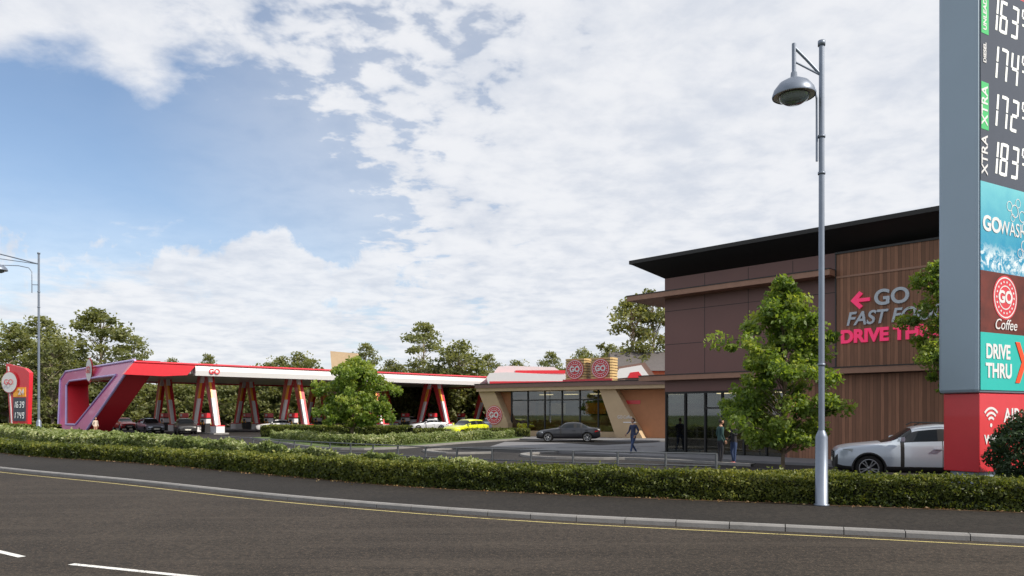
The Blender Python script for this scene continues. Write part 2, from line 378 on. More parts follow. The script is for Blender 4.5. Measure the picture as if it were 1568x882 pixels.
def shrub(name,x,y,H,R,leaf,nl,m,seed):
    rg=np.random.default_rng(seed); u=rg.normal(size=(nl,3)); u/=np.linalg.norm(u,axis=1)[:,None]
    rr=.72+.3*rg.random(nl)+.09*np.sin(u[:,0]*9+seed)+.09*np.sin(u[:,2]*11+u[:,1]*7)
    P=np.c_[x+u[:,0]*R*rr,y+u[:,1]*R*rr,H/2+.05+u[:,2]*H/2*rr]; P[:,2]=np.maximum(P[:,2],.08)
    e=empty(name); leaves('leaves',P,leaf,.4+.2*u[:,2]+rg.normal(0,.18,nl),m,e)
    w=MB(); w.tube([(x,y,0),(x,y,H*.7)],[.05,.02],M_bark,6); w.obj('stem',e)
shrub('evergreen_shrub',12.15,17.3,2.05,.98,.045,16000,M_leafC,4)
# distant trees : instanced meshes under one empty
dt=empty('distant_trees'); variants=[]
for i,(H,cr,z0,ncl,per,clr,leaf,sq) in enumerate([(18,5.5,4,90,50,1.25,.27,.7),(18,4.4,6,60,50,1.1,.25,.7),(17,5.3,2.5,120,50,1.35,.29,.75),(9,5,.3,90,50,1.5,.30,.7),(8,5.5,.2,90,50,1.5,.30,.6)]):
    w,P,var=tree('v',0,0,H,cr,z0,.22,ncl,per,leaf,M_leafD,20+i,clr,M_barkp,asobj=False,squash=sq,power=.5)
    variants.append((H,w.mesh('distant_trunk'),leaves('distant_leaves',P,leaf,var,M_leafD,None,0,False)))
def dtree(px,top,d,k,wsc=1.):
    x=(px-784)/1150*d; H=2+(634-top)/1150*d; h0,a,b=variants[k]; s=H/h0
    for me in (a,b):
        o=link(me.name,me,dt); o.location=(x,d,0); o.rotation_euler=(0,0,random.random()*6.3); o.scale=(s*wsc,s*wsc,s)
for a in [(15,488,105,2,1.2),(62,482,112,1,1.3),(80,505,100,2,1.1),(100,520,118,2,1.1),(155,470,115,0,1.35),(205,512,125,1,1.),(262,546,120,2,.9),(318,541,122,1,.9),(425,543,115,2,1.2),(462,536,117,2,1.2),(560,524,120,1,1),(600,548,118,2,1.1),(648,492,118,1,1.25),(702,518,116,2,1.25),(748,541,122,1,1.1),(795,549,120,2,1.2),(843,537,125,1,1),(893,530,118,2,1.),(935,526,120,1,1),(968,452,102,1,1.2),(1000,440,104,0,.9),(-60,480,110,0,1.2),(-140,500,110,2,1.2),(1080,500,110,0,1),(1250,480,110,2,1),(1500,500,120,0,1),(1700,490,110,2,1)]: dtree(*a)
for i in range(70):
    dtree(-220+i*20+random.uniform(-8,8),random.uniform(558,588),random.uniform(112,124),random.choice((3,4)),random.uniform(1.,1.3))

# ------------------------------------------------------------------ fast food building
BF=Frame((7.63,37.5),(.702,-.712),(-.712,-.702))
M_panel=mat('aubergine_panel',(.175,.080,.072),.45,var=.12,scale=.8)
M_tim=mat_boards('timber_cladding',(.27,.130,.078),tuple(BF.a),.14)
M_ledge=mat('timber_ledge',(.32,.17,.115),.5,var=.2,scale=4)
bl=empty('fast_food_restaurant_building')
b=MB(); b.box(BF,(6.2,24),(-16,0),(0,3.65),M_panel); b.box(BF,(0,6.2),(-16,-5.2),(0,3.65),M_int); b.box(BF,(0.0,6.2),(-5.2,0),(3.1,3.65),M_panel)
b.box(BF,(0,24),(-16,0),(3.65,8.75),M_panel); b.obj('walls',bl)
b=MB()
for u in (2.25,4.5,6.6): b.box(BF,(u-.012,u+.012),(0,.004),(3.95,8.7),M_black)
for z in (5.45,7.1,): b.box(BF,(.0,8.6),(0,.005),(z-.012,z+.012),M_black)
b.obj('panel_joints',bl)
b=MB(); b.box(BF,(8.6,24),(0,.28),(3.95,8.62),M_tim); b.box(BF,(6.4,24),(0,.12),(0,3.62),M_tim); b.obj('timber_cladding_panels',bl)
b=MB(); b.box(BF,(8.55,24.05),(0,.33),(8.62,8.70),M_dark); b.box(BF,(8.55,8.60),(0,.30),(3.95,8.62),M_dark); b.box(BF,(8.6,24),(.28,.31),(7.62,7.70),M_ledge); b.obj('cladding_trim',bl)
b=MB()
p=[BF(0,0,8.752),BF(24,0,8.752),BF(24,-16,8.752),BF(0,-16,8.752),BF(-1.3,1.1,9.5),BF(25,1.1,9.5),BF(25,-17,9.5),BF(-1.3,-17,9.5)]
b.hexa(p,M_roofblk); b.box(BF,(-1.35,25.05),(-17.05,1.15),(9.5,9.68),M_roofblk)
b.obj('roof',bl)
b=MB(); b.box(BF,(-1.7,8.55),(.0,.85),(7.72,7.96),M_ledge); b.box(BF,(-1.7,0),(-10,0),(7.72,7.96),M_ledge); b.box(BF,(-1.72,8.55),(-.05,.88),(7.96,8.0),M_dark)
b.box(BF,(-1.2,24),(0.,.55),(3.66,3.9),M_ledge); b.box(BF,(-1.2,0),(-8,0.),(3.66,3.9),M_ledge); b.box(BF,(-1.22,24.02),(-.05,.58),(3.90,3.94),M_dark); b.obj('ledges',bl)
b=MB(); b.box(BF,(0.1,6.3),(-.12,-.10),(.1,3.1),M_glass); b.box(BF,(.1,.12),(-5.1,-.12),(.1,3.1),M_glass); b.obj('shopfront_glazing',bl)
b=MB()
for u in (0,1.1,2.2,3.1,4.2,5.3,6.3): b.box(BF,(u,u+.08),(-.17,-.02),(.1,3.1),M_black)
for v in (-1.3,-2.6,-3.9,-5.1): b.box(BF,(.04,.12),(v,v+.08),(.1,3.1),M_black)
b.box(BF,(0,6.38),(-.18,-.01),(0,.12),M_black); b.box(BF,(0,6.38),(-.18,-.015),(3.0,3.1),M_black); b.box(BF,(2.2,4.3),(-.18,-.012),(2.25,2.33),M_black)
b.obj('mullions',bl)
M_glow=mat('ceiling_light_panel',(.9,.8,.6),.5,emis=((1,.8,.5),2.5))
b=MB(); b.box(BF,(.1,6.2),(-5.2,-.2),(.0,.06),M_intfloor); b.box(BF,(1.4,5.2),(-4.2,-3.6),(.06,1.1),M_tan); b.box(BF,(1.2,5.6),(-5.15,-5.1),(1.7,2.6),M_red)
for u,v in ((1,-1.6),(2.6,-1.8),(4.3,-1.5)):
    b.tube([BF(u,v,.06),BF(u,v,.74)],.04,M_dark); b.revolve(BF(u,v,.74),(0,0,1),[(0,0),(.38,0),(.38,.04),(0,.04)],M_tan)
for u in (1.2,3.4): b.box(BF,(u,u+1.2),(-3.2,-2.9),(3.04,3.08),M_glow)
b.obj('interior',bl)
M_sgrey=mat('sign_letter_grey',(.50,.55,.62),.4,var=.05); M_spink=mat('sign_letter_pink',(.85,.04,.16),.4,var=.05,emis=((.9,.03,.15),.35))
text('GO',.85,BF.mtx(10.1,.30,6.62),M_sgrey,bl,bold=.022,ext=.04)
text('FAST FOOD',.76,BF.mtx(9.0,.30,5.86),M_sgrey,bl,bold=.015,ext=.04,shear=.25,sx=.92)
text('DRIVE THRU',.72,BF.mtx(8.78,.30,5.15),M_spink,bl,bold=.03,ext=.04,sx=.96)
b=MB(); b.prism(BF,[(9.2,6.62),(9.55,6.98),(9.68,6.87),(9.5,6.69),(9.95,6.69),(9.95,6.55),(9.5,6.55),(9.68,6.37),(9.55,6.26)],.3,.36,M_spink); b.obj('arrow_symbol',bl)
b=MB(); b.disc(BF,6.9,.16,2.4,.42,M_red); b.disc(BF,6.9,.185,2.4,.30,M_white,r0=.25); b.obj('wall_roundel',bl)
pv=MB(); pv.slab([tuple(BF(-7,3.2,0)[:2]),tuple(BF(8,3.2,0)[:2]),tuple(BF(24,2.2,0)[:2]),tuple(BF(24,-.2,0)[:2]),tuple(BF(-.5,-.2,0)[:2]),tuple(BF(-.5,-16,0)[:2]),tuple(BF(-8,-16,0)[:2])],-.02,.10,M_pave); pv.obj('restaurant_pavement')

# ------------------------------------------------------------------ price sign (totem)
QF=Frame((11.5,18.5),(.87,.49),(.49,-.87))
M_side=mat('sign_silver_side',(.30,.38,.47),.4,.2,var=.06,scale=.7)
M_slate=mat('sign_slate',(.055,.065,.09),.25,var=.1); M_green=mat('sign_green',(.06,.50,.16),.4,var=.05); M_teal=mat('sign_teal',(.02,.46,.42),.35,var=.05)
M_led=mat('led_white',(.8,.82,.8),.4,var=.03,emis=((.9,.95,.95),.25)); M_coffee=mat('coffee_brown',(.12,.02,.012),.4,var=.8,scale=2.2)
def mat_wash():
    m,nt,out=newmat('wash_poster'); b=pbsdf(nt,.35); P=coords(nt); s=nt.nodes.new('ShaderNodeSeparateXYZ'); nt.links.new(P,s.inputs[0])
    t=maprange(nt,math_(nt,'ADD',s.outputs[2],math_(nt,'MULTIPLY',noise(nt,P,2.5,5),1.2)),6.6,8.6,smooth=False)
    c=mixc(nt,t,(.01,.26,.46),(.16,.55,.62)); sp=maprange(nt,noise(nt,P,5,6,.7,1.),.42,.62)
    k=maprange(nt,math_(nt,'ABSOLUTE',math_(nt,'SUBTRACT',s.outputs[2],5.85)),0.,.5,1,0)
    c=mixc(nt,math_(nt,'MULTIPLY',sp,k),c,(.85,.93,.95)); nt.links.new(c,b.inputs['Base Color']); nt.links.new(b.outputs[0],out.inputs[0]); return m
M_wash=mat_wash()
sg=empty('fuel_price_totem_sign')
b=MB(); b.box(QF,(0,2.8),(-1.03,0),(2.52,15.2),M_side); b.obj('casing',sg,bevel=.09)
b=MB(); b.box(QF,(.06,2.76),(0,.012),(12.7,15.1),M_red); b.box(QF,(.06,2.76),(0,.012),(7.76,12.7),M_slate); b.box(QF,(.06,2.76),(0,.012),(5.56,7.76),M_wash); b.box(QF,(.06,2.76),(0,.012),(4.03,5.56),M_coffee); b.box(QF,(.06,2.76),(0,.012),(2.6,4.03),M_teal)
for z0,z1,m in ((11.42,12.62,M_green),(9.05,10.22,M_green)): b.box(QF,(.08,.40),(.012,.018),(z0,z1),m)
b.obj('front_panels',sg)
SEG={'0':'abcdef','1':'bc','2':'abged','3':'abgcd','4':'fgbc','5':'afgcd','6':'afgedc','7':'abc','8':'abcdefg','9':'abcdfg'}
def seg7(mb,F,a,bb,z,w,h,ch,m,t=.07):
    sl=.12
    def q(x0,x1,z0,z1): mb.add([F(a+x+sl*zz,bb,z+zz) for x,zz in ((x0,z0),(x1,z0),(x1,z1),(x0,z1))],[(0,1,2,3)],m)
    g=.018
    D={'a':(g+t*.5,w-g-t*.5,h-t,h),'d':(g+t*.5,w-g-t*.5,0,t),'g':(g+t*.5,w-g-t*.5,h/2-t/2,h/2+t/2),'f':(0,t,h/2+g,h-g),'b':(w-t,w,h/2+g,h-g),'e':(0,t,g,h/2-g),'c':(w-t,w,g,h/2-g)}
    for c in SEG[ch]: q(*D[c])
b=MB()
for z,pr in ((11.62,'1639'),(10.42,'1749'),(9.22,'1729'),(8.02,'1839')):
    xs=(.42,.86,1.36,1.9)
    for i,ch in enumerate(pr):
        if i<3: seg7(b,QF,xs[i],.018,z,.36,.84,ch,M_led,.085)
        else: seg7(b,QF,xs[i],.018,z+.42,.24,.45,ch,M_led,.06)
b.obj('price_digits',sg)
def vtext(body,z,size,sx=1.):
    m=QF.mtx(.23,.02,z)@Matrix.Rotation(math.pi/2,4,'Z'); return text(body,size,m,M_white,sg,bold=.006,ext=.004,align='CENTER',sx=sx)
vtext('UNLEADED',12.02,.20); vtext('DIESEL',10.95,.17); vtext('XTRA',9.64,.38); vtext('XTRA',8.42,.38)
text('GO',.52,QF.mtx(.13,.02,6.72),M_white,sg,bold=.018,ext=.004); text('WASH',.50,QF.mtx(.90,.02,6.70),M_white,sg,ext=.004,sx=.85)
b=MB()
for (x,z,r_) in ((1.35,7.3,.13),(1.6,7.2,.17),(1.75,7.42,.12),(1.95,7.1,.15),(1.5,7.02,.1),(2.1,6.8,.17),(2.2,6.5,.12),(2.05,6.35,.15),(2.3,6.2,.1),(1.85,6.15,.12)): b.disc(QF,x,.02,z,r_,M_white,20,r0=r_*.86)
b.obj('bubble_graphics',sg)
def roundel(F,a,bb,z,r_,parent,main=M_red,gp=.004):
    b=MB(); b.disc(F,a,bb,z,r_,main,40); b.disc(F,a,bb+gp,z,r_*.93,M_white,40,r0=r_*.87); b.disc(F,a,bb+gp,z,r_*.55,M_white,32,r0=r_*.50)
    for j in range(18):
        an=j*2*math.pi/18; x=a+r_*.71*math.cos(an); zz=z+r_*.71*math.sin(an); b.disc(F,x,bb+gp,zz,r_*.055,M_white,6)
    b.obj('roundel',parent); text('GO',r_*.75,F.mtx(a,bb+gp*1.6,z),M_white,parent,bold=r_*.03,ext=.002,align='CENTER')
roundel(QF,1.15,.02,4.95,.56,sg); text('Coffee',.38,QF.mtx(1.15,.03,4.25),M_white,sg,ext=.004,align='CENTER',shear=.3)
text('DRIVE',.50,QF.mtx(.27,.02,3.55),M_white,sg,bold=.016,ext=.004,sx=.82); text('THRU',.50,QF.mtx(.27,.02,3.07),M_white,sg,bold=.016,ext=.004,sx=.9)
b=MB(); b.prism(QF,[(1.62,3.85),(1.82,3.85),(2.12,3.33),(1.82,2.8),(1.62,2.8),(1.92,3.33)],.012,.03,M_chev); b.obj('chevron',sg)
b=MB(); b.box(QF,(.12,2.66),(-.95,-.05),(.55,2.515),M_red); b.box(QF,(.25,2.5),(-.85,-.15),(.0,.55),M_side); b.obj('plinth',sg,bevel=.02)
b=MB()
for r_ in (.13,.25,.37):
    vs=[QF(.62+q*math.sin(a),-.04,1.75+q*math.cos(a)) for a in np.linspace(-.8,.8,12) for q in (r_,r_+.06)]
    b.add(vs,[(2*i,2*i+1,2*i+3,2*i+2) for i in range(11)],M_white)
b.disc(QF,.62,-.04,1.72,.05,M_white); b.obj('wifi_symbol',sg); text('WIFI',.32,QF.mtx(.32,-.04,1.35),M_white,sg,bold=.01,ext=.004); text('AIR',.5,QF.mtx(1.2,-.04,1.95),M_white,sg,bold=.01,ext=.004)

# ------------------------------------------------------------------ street lamps
def lamp(x,y,H,arm,a_dir,sc=1.):
    e=empty('street_lamp'); F=Frame((x,y,.1),a_dir,(-a_dir[1],a_dir[0])); b=MB()
    b.revolve(F(0,0,0),(0,0,1),[(0,0),(.15*sc,0),(.15*sc,.03),(.125*sc,.04),(.122*sc,1.42),(.10*sc,1.48),(.068*sc,1.56)],M_galv,20)
    b.tube([F(0,0,1.5),F(0,0,H*.6),F(0,0,H)],[.062*sc,.058*sc,.052*sc],M_galv,14)
    for z in (2.9,H*.72,H*.80): b.revolve(F(0,0,z),(0,0,1),[(.06*sc,0),(.075*sc,.0),(.075*sc,.05),(.06*sc,.05)],M_galv,14)
    b.revolve(F(0,0,H),(0,0,1),[(.055*sc,0),(.075*sc,0),(.075*sc,.1),(.0,.13)],M_galv,14)
    b.box(F,(-.06,.06),(-.13*sc,-.118*sc),(.45,1.2),M_dark)
    b.obj('column',e)
    b=MB(); za=H-.62
    b.tube([F(arm,0,H+.05),F(arm,0,H-.55)],.042*sc,M_galv,10)
    b.tube([F(arm,0,H-.02),F(arm*.55,0,H-.28),F(0,0,za)],.032*sc,M_galv,8)
    b.tube([F(arm,0,H-.32),F(0,0,H-.62)],.02*sc,M_galv,6)
    b.tube([F(arm,0,H-.72),F(arm*.5,0,H-.74),F(arm*.25,0,H-.86),F(arm*.17,0,H-1.1),F(arm*.17,0,H-2.4)],[.02*sc,.022*sc,.022*sc,.024*sc,.024*sc],M_galv,8)
    b.tube([F(arm*.17,0,H-1.9),F(0,0,H-1.9)],.018*sc,M_galv,6); b.obj('bracket',e)
    b=MB(); c=F(arm,0,H-1.05)
    b.revolve(c,(0,0,1),[(.43*sc,0),(.435*sc,.03),(.40*sc,.14),(.30*sc,.27),(.16*sc,.35),(.07*sc,.38),(.06*sc,.5),(.0,.52)],M_galv,28)
    b.revolve(c,(0,0,1),[(.41*sc,.01),(.25*sc,.05),(.0,.08)],M_white,24)
    b.obj('lantern_hood',e)
    b=MB(); b.revolve(c,(0,0,1),[(.30*sc,.0),(.27*sc,-.08),(.17*sc,-.14),(0,-.16)],mat('lantern_glass',(.25,.30,.32),.1,.3,var=.1),24); b.obj('lantern_glass_bowl',e)
    return e
lamp(6.43,15.6,9.55,.57,(-1,0.02))
lamp(-29.3,46.5,11.8,2.35,(-1,-.1),1.15)

# railing behind the hedge
rl=MB(); rp=resample(catmull([(5.1,18.75),(3.5,19.3),(2.17,19.9),(.98,20.5),(-.16,21.1),(-1.75,22.1),(-4.1,24.0),(-8.2,28.0),(-13.,33.5)]),20)
for i,p in enumerate(rp): rl.tube([(p[0],p[1],0),(p[0],p[1],1.02)],.032,M_rail,6)
for z in (1.01,.7): rl.tube([(p[0],p[1],z) for p in rp],.018,M_rail,6)
rl.obj('pedestrian_railing')

# ------------------------------------------------------------------ fuel canopy
CF=Frame((-34.4,69),(.733,.68),(-.68,.733))
cn=empty('fuel_station_canopy')
b=MB(); b.box(CF,(1.2,47),(.6,22),(5.95,6.6),M_white); b.obj('roof_deck',cn)
b=MB(); b.box(CF,(1.3,46.9),(.65,21.9),(5.90,5.946),M_soffit); b.obj('soffit',cn)
b=MB()
XF=Frame(CF.o,CF.b[:2],CF.a[:2])
b.prism(XF,[(0,5.72),(-.12,6.2),(0,6.66),(.5,6.66),(.5,5.72)],5.2,47.2,M_white)
b.prism(XF,[(-.05,6.67),(-.16,6.77),(.0,6.9),(.5,6.9),(.5,6.67)],-.3,47.2,M_red)
b.prism(CF,[(-.4,6.66),(-1.2,5.6),(2.2,5.55),(4.4,5.72),(5.2,6.66)],-.1,.6,M_red)
b.box(CF,(46.9,47.4),(0,22),(5.72,6.9),M_red); b.box(CF,(1,47),(21.6,22.1),(5.72,6.9),M_red); b.obj('fascia',cn)
# sloping end frame
def EF(t_,s_,z): return CF(s_-2*(1-z/6.9),t_,z)
O_=[(0,6.95),(26,6.95),(27.3,6.0),(20,0),(9.3,0)]; I_=[(4.6,5.75),(22.5,5.75),(23.4,5.3),(17.6,.9),(13.6,.9)]
def ringf(b,s0,s1,mo,mi_,me_):
    n=5
    for s_ in (s0,s1):
        b.add([EF(a,s_,z) for a,z in O_]+[EF(a,s_,z) for a,z in I_],[(i,(i+1)%n,n+(i+1)%n,n+i) for i in range(n)],mo)
    b.add([EF(a,s_,z) for s_ in (s0,s1) for a,z in O_],[(i,(i+1)%n,n+(i+1)%n,n+i) for i in range(n)],me_)
    b.add([EF(a,s_,z) for s_ in (s0,s1) for a,z in I_],[(i,(i+1)%n,n+(i+1)%n,n+i) for i in range(n)],mi_)
b=MB(); ringf(b,-.2,2.0,M_pink,M_red,M_red); b.obj('end_frame',cn)
b=MB()
for P_ in (O_,I_):
    for i in range(5):
        a,c=P_[i],P_[(i+1)%5]; b.tube([EF(a[0],-.24,a[1]),EF(c[0],-.24,c[1])],.12,M_lav,6)
b.obj('end_frame_edging',cn)
RF=Frame(CF(-.6,0,0),(-CF.b.x,-CF.b.y),(-CF.a.x,-CF.a.y))
b=MB(); b.disc(RF,-13.9,.10,6.6,1.15,M_white,32); b.disc(RF,-13.9,.0,6.6,1.3,M_red,32); b.obj('canopy_roundel',cn); text('GO',.95,RF.mtx(-13.9,.2,6.6),M_red,cn,bold=.03,align='CENTER')
text('GO',.7,Frame(CF.o,CF.a[:2],(-CF.b.x,-CF.b.y)).mtx(7,.14,6.15),M_red,cn,bold=.02,align='CENTER')
ss=[7.5+9.6*i for i in range(5)]
b=MB(); b2=MB()
for s_ in ss:
    for t0,t1 in ((.4,2.6),(6.6,4.4),(12.6,14.8),(18.8,16.6)):
        w=.55; hs_=.26
        p=[CF(s_+x,t0+y,.15) for x,y in ((-hs_,-w*.7),(hs_,-w*.7),(hs_,w*.7),(-hs_,w*.7))]+[CF(s_+x,t1+y,5.9) for x,y in ((-hs_,-w*1.1),(hs_,-w*1.1),(hs_,w*1.1),(-hs_,w*1.1))]
        b.hexa(p,M_red)
        q=lambda z:(t0+(t1-t0)*(z-.15)/5.75)
        fy=lambda z:-w*(.7+.4*(z-.15)/5.75)
        for z0_,z1_,m_,wd_ in ((.15,3.6,M_white,.26),(3.6,5.2,M_orange,.14),(5.2,5.9,M_white,.3)):
            p=[CF(s_+x,q(z)+fy(z)+y,z) for z in (z0_,z1_) for x,y in ((-hs_-.03,-.05),(-hs_+wd_,-.05),(-hs_+wd_,.25),(-hs_-.03,.25))]; b.hexa(p,m_)
        b2.box(CF,(s_-.42,s_+.42),(t0-.75,t0+.75),(.15,.8),M_white); b2.box(CF,(s_-.44,s_+.44),(t0-.77,t0+.77),(.8,.9),M_red)
    b2.box(CF,(s_-.75,s_+.75),(-.6,20),(-.01,.15),M_kerb)
b.obj('pylons',cn); b2.obj('pump_islands',cn)
def pump(s_,t_):
    e=empty('fuel_pump'); b=MB(); F=lambda a,bb,z: CF(s_+a,t_+bb,z)
    b.box(F,(-.28,.28),(-.5,.5),(.15,1.05),M_dark); b.box(F,(-.32,.32),(-.55,.55),(1.05,1.5),M_white); b.box(F,(-.26,.26),(-.45,.45),(1.5,1.62),M_dark)
    b.box(F,(-.30,.30),(-.55,.55),(1.62,2.1),M_red); b.box(F,(-.33,.33),(-.3,.3),(1.12,1.42),M_black); b.box(F,(-.31,.31),(-.25,.25),(1.75,2.0),M_white)
    for sd in (-1,1):
        for k in (-.42,-.3,.3,.42):
            b.tube([F(sd*.3,k,1.1),F(sd*.45,k,.75),F(sd*.42,k,.35),F(sd*.3,k,.4)],.02,M_black,5); b.box(F,(sd*.28,sd*.37),(k-.03,k+.03),(.95,1.2),M_orange)
    b.obj('pump_body',e)
for s_ in ss:
    for t_ in (3.5,9.6,15.7): pump(s_,t_)

# ------------------------------------------------------------------ coffee kiosk
kA=V((0,66)); kB=V((8.9,60.4)); kd=(kB-kA).normalized(); KF=Frame(kA,kd,(kd.y,-kd.x)) # b outward to camera
KL=(kB-kA).length
kk=empty('coffee_kiosk_building')
b=MB(); b.box(KF,(0,KL+5),(-9,-4.5),(0,4.0),M_int); b.box(KF,(KL-.4,KL+5.2),(-4.5,-.3),(0,3.95),M_brick); b.box(KF,(-2.4,-.2),(-6,-.4),(0,3.95),M_brick); b.box(KF,(-.2,KL-.4),(-4.5,-.1),(0,.55),M_tan)
b.obj('walls',kk)
b=MB(); b.box(KF,(-3.2,KL+5.6),(-9.5,.9),(4.0,4.28),M_tan); b.box(KF,(-3.3,KL+5.7),(-9.6,1.0),(4.28,4.62),M_brownfascia); b.box(KF,(-3.35,KL+5.75),(-9.65,1.05),(4.62,4.68),M_dark); b.obj('roof',kk)
b=MB(); b.box(KF,(-.2,KL-.5),(-.22,-.2),(.55,3.95),M_glass); b.obj('glazing',kk)
b=MB()
for i in range(7):
    u=-.2+(KL-.4)*i/6; b.box(KF,(u,u+.09),(-.28,-.12),(.55,4.0),M_dark)
b.box(KF,(-.2,KL-.4),(-.28,-.11),(3.15,3.25),M_dark); b.obj('mullions',kk)
b=MB(); b.box(KF,(.8,KL-2),(-3.4,-2.8),(.12,1.25),M_gold); b.box(KF,(1,KL-3),(-4.45,-4.4),(1.9,3.2),M_dark); b.box(KF,(5,7),(-4.38,-4.35),(2.,3.0),M_orange); b.box(KF,(1.5,3),(-4.38,-4.35),(2.,3.0),M_white)
for u in (1.5,4,6.5): b.box(KF,(u,u+1.2),(-2.6,-2.2),(3.7,3.74),M_glow)
b.obj('interior',kk)
b=MB(); b.prism(KF,[(KL-1.8,4.0),(KL-.4,4.0),(KL+2.0,0),(KL-.3,0)],-.28,.55,M_tan); b.prism(KF,[(-3.2,4.0),(-1.5,4.0),(-.1,1.2),(-.1,0),(-1.3,0)],-.38,.55,M_tan); b.obj('slanted_fins',kk)
roundel(KF,-1.5,.58,1.9,.85,kk,gp=.03)
b=MB(); b.box(KF,(KL+.3,KL+1.4),(.55,.57),(1.3,1.38),M_white); b.box(KF,(KL+.2,KL+1.4),(-.29,-.27),(2.8,3.1),M_red); b.obj('small_wall_sign',kk)
text('GO Coffee',.35,KF.mtx(KL-.2,.57,1.75),M_white,kk,sx=.8)
for u0 in (4.6,7.0):
    b=MB()
    for j in range(9):
        z=4.72+j*.23
        pts=[(u0+x,-1.2+y) for x,y in [(.15,0),(1.85,0),(2.0,-.15),(2.0,-1.2),(1.85,-1.35),(.15,-1.35),(0,-1.2),(0,-.15)]]
        vs=[KF(p[0],p[1],z+q) for q in (0,.165) for p in pts]
        b.add(vs,[tuple(range(8)),tuple(range(8,16))]+[(i,(i+1)%8,8+(i+1)%8,8+i) for i in range(8)],M_gold)
    b.box(KF,(u0+.1,u0+1.9),(-2.45,-1.3),(4.69,6.6),M_brownfascia); b.obj('rooftop_sign_box',kk)
    roundel(KF,u0+1.,-1.15,5.8,.84,kk,gp=.03)
b=MB(); b.box(KF,(4.5,9.1),(-1.1,-1.0),(4.69,4.95),M_red); b.obj('rooftop_lettering_band',kk)
# shop behind and car wash
sh=empty('forecourt_shop_building')
b=MB(); SF=Frame((-2.6,96),(1,-.05),(-.05,-1)); b.box(SF,(0,10),(-10,0),(0,5.6),M_white); b.box(SF,(.4,9.6),(0,.05),(.3,3.6),M_dark); b.obj('walls',sh)
b=MB(); b.prism(SF,[(-.3,5.6),(-.6,6.6),(-.2,7.2),(2,7.3),(10,6.9),(10.3,6.2),(10,5.6)],-10.5,.8,M_white,M_red); b.box(SF,(-.2,10),(.8,.85),(5.75,6.15),M_red); b.prism(SF,[(.2,7.25),(.8,8.1),(2.2,8.2),(8,8.0),(9.6,7.0)],-8,-.5,M_white); b.box(SF,(3,9.4),(-.45,-.42),(7.2,7.6),M_red); b.obj('roof_fascia',sh)
cw=empty('car_wash_building'); b=MB(); WF=Frame((11.5,82),(1,0),(0,-1)); b.box(WF,(0,8),(-12,0),(0,5.3),M_white); b.box(WF,(.8,4),(0,.05),(0,4),M_dark); b.prism(WF,[(-1.5,5.3),(-.2,7.1),(2.9,7.6),(4.2,5.9),(9,5.9),(9,5.3)],-12,.6,M_brownfascia,M_red); b.prism(WF,[(-.6,5.8),(.1,6.9),(2.5,7.3),(3.3,6.2)],.6,.7,M_white); b.prism(WF,[(1.,5.9),(1.3,6.5),(2.2,6.6),(2.7,5.95)],.7,.75,M_red); b.obj('wash_hall',cw)
hs=empty('house'); b=MB(); HFm=Frame((13.5,96),(1,0),(0,-1)); b.box(HFm,(0,12),(-9,0),(0,7.6),M_brick); b.obj('walls',hs)
b=MB(); b.prism(Frame((13,96),(0,1),(1,0)),[(-.6,7.5),(4.5,10.3),(9.6,7.5)],0,13,mat('slate_roof',(.11,.10,.10),.8,var=.3)); b.obj('roof',hs)
b=MB(); b.prism(Frame((-22,95),(1,0),(0,-1)),[(0,0),(1.2,0),(2.6,9.6),(-.8,9.9)],0,.8,M_tan); b.obj('sign_fin')

# left red totem
lt=empty('forecourt_totem_sign'); LF=Frame((-59.3,88),(.95,-.3),(-.3,-.95))
b=MB(); b.prism(LF,[(.7,0),(3.3,0),(3.6,6.8),(2.9,7.3),(0,7.9)],-.5,0,M_red); b.obj('body',lt)
b=MB(); b.prism(LF,[(.9,.2),(1.05,.2),(.5,7.5),(.3,7.6)],0,.04,M_white); b.box(LF,(1.2,3.1),(0,.05),(1.2,3.9),M_slate); b.box(LF,(1.2,3.1),(0,.05),(4.0,5.1),M_orange); b.disc(LF,.75,.12,5.7,1.3,M_red); b.disc(LF,.75,.2,5.7,1.18,M_white); b.obj('panels',lt)
text('GO',.9,LF.mtx(.75,.3,5.7),M_red,lt,bold=.0,align='CENTER'); text('24',.9,LF.mtx(2.45,.1,4.55),M_white,lt,bold=.02,align='CENTER')
b=MB()
for z,pr in ((2.75,'1639'),(1.5,'1749')):
    for i,ch in enumerate(pr): seg7(b,LF,1.25+.44*i,.09,z,.3,.7,ch,M_led,.08)
b.obj('digits',lt)

# planting islands, paving, kerb lines inside site
isl=[(-21,60),(-12.4,45),(-9.5,41.8),(-6.8,42.6),(-3.6,50),(1.2,60),(-2,61.5),(-10.5,66)]
I2=catmull(isl+[isl[0]],1.2); b=MB(); b.slab([tuple(p) for p in I2[:-1]],-.02,.12,M_kerb); b.obj('island_kerb')
c_=np.mean(I2,axis=0); b=MB(); b.slab([tuple(c_+(p-c_)*.975) for p in I2[:-1]],.1,.15,M_grass); b.obj('island_grass')
A=resample(np.array([(-18.5,57.5),(-12,47.0),(-9.6,43.0),(-7.3,43.6),(-3.9,51.5),(.2,59)]),60); cc=np.array([(-9.,55.)]); B=A+(cc-A)*.28
polyhedge('island_shrubs',A,B,.5,.08,260,M_leafG,8,lump=.18)
A=resample(np.array([(-20.6,61.5),(-8,57.5)]),30); polyhedge('box_hedge',A,A+np.array([.3,1.2]),.95,.08,280,M_leafH,11,lump=.04)
A=resample(np.array([(-9,62),(1.5,62.3)]),26); polyhedge('box_hedge',A,A+np.array([0,1.2]),.65,.08,240,M_leafH,13,lump=.04)
A=resample(np.array([(-75,86),(-44,72)]),50); polyhedge('box_hedge',A,A+np.array([0,1.5]),.8,.11,140,M_leafH,15,lump=.08)
kl=MB()
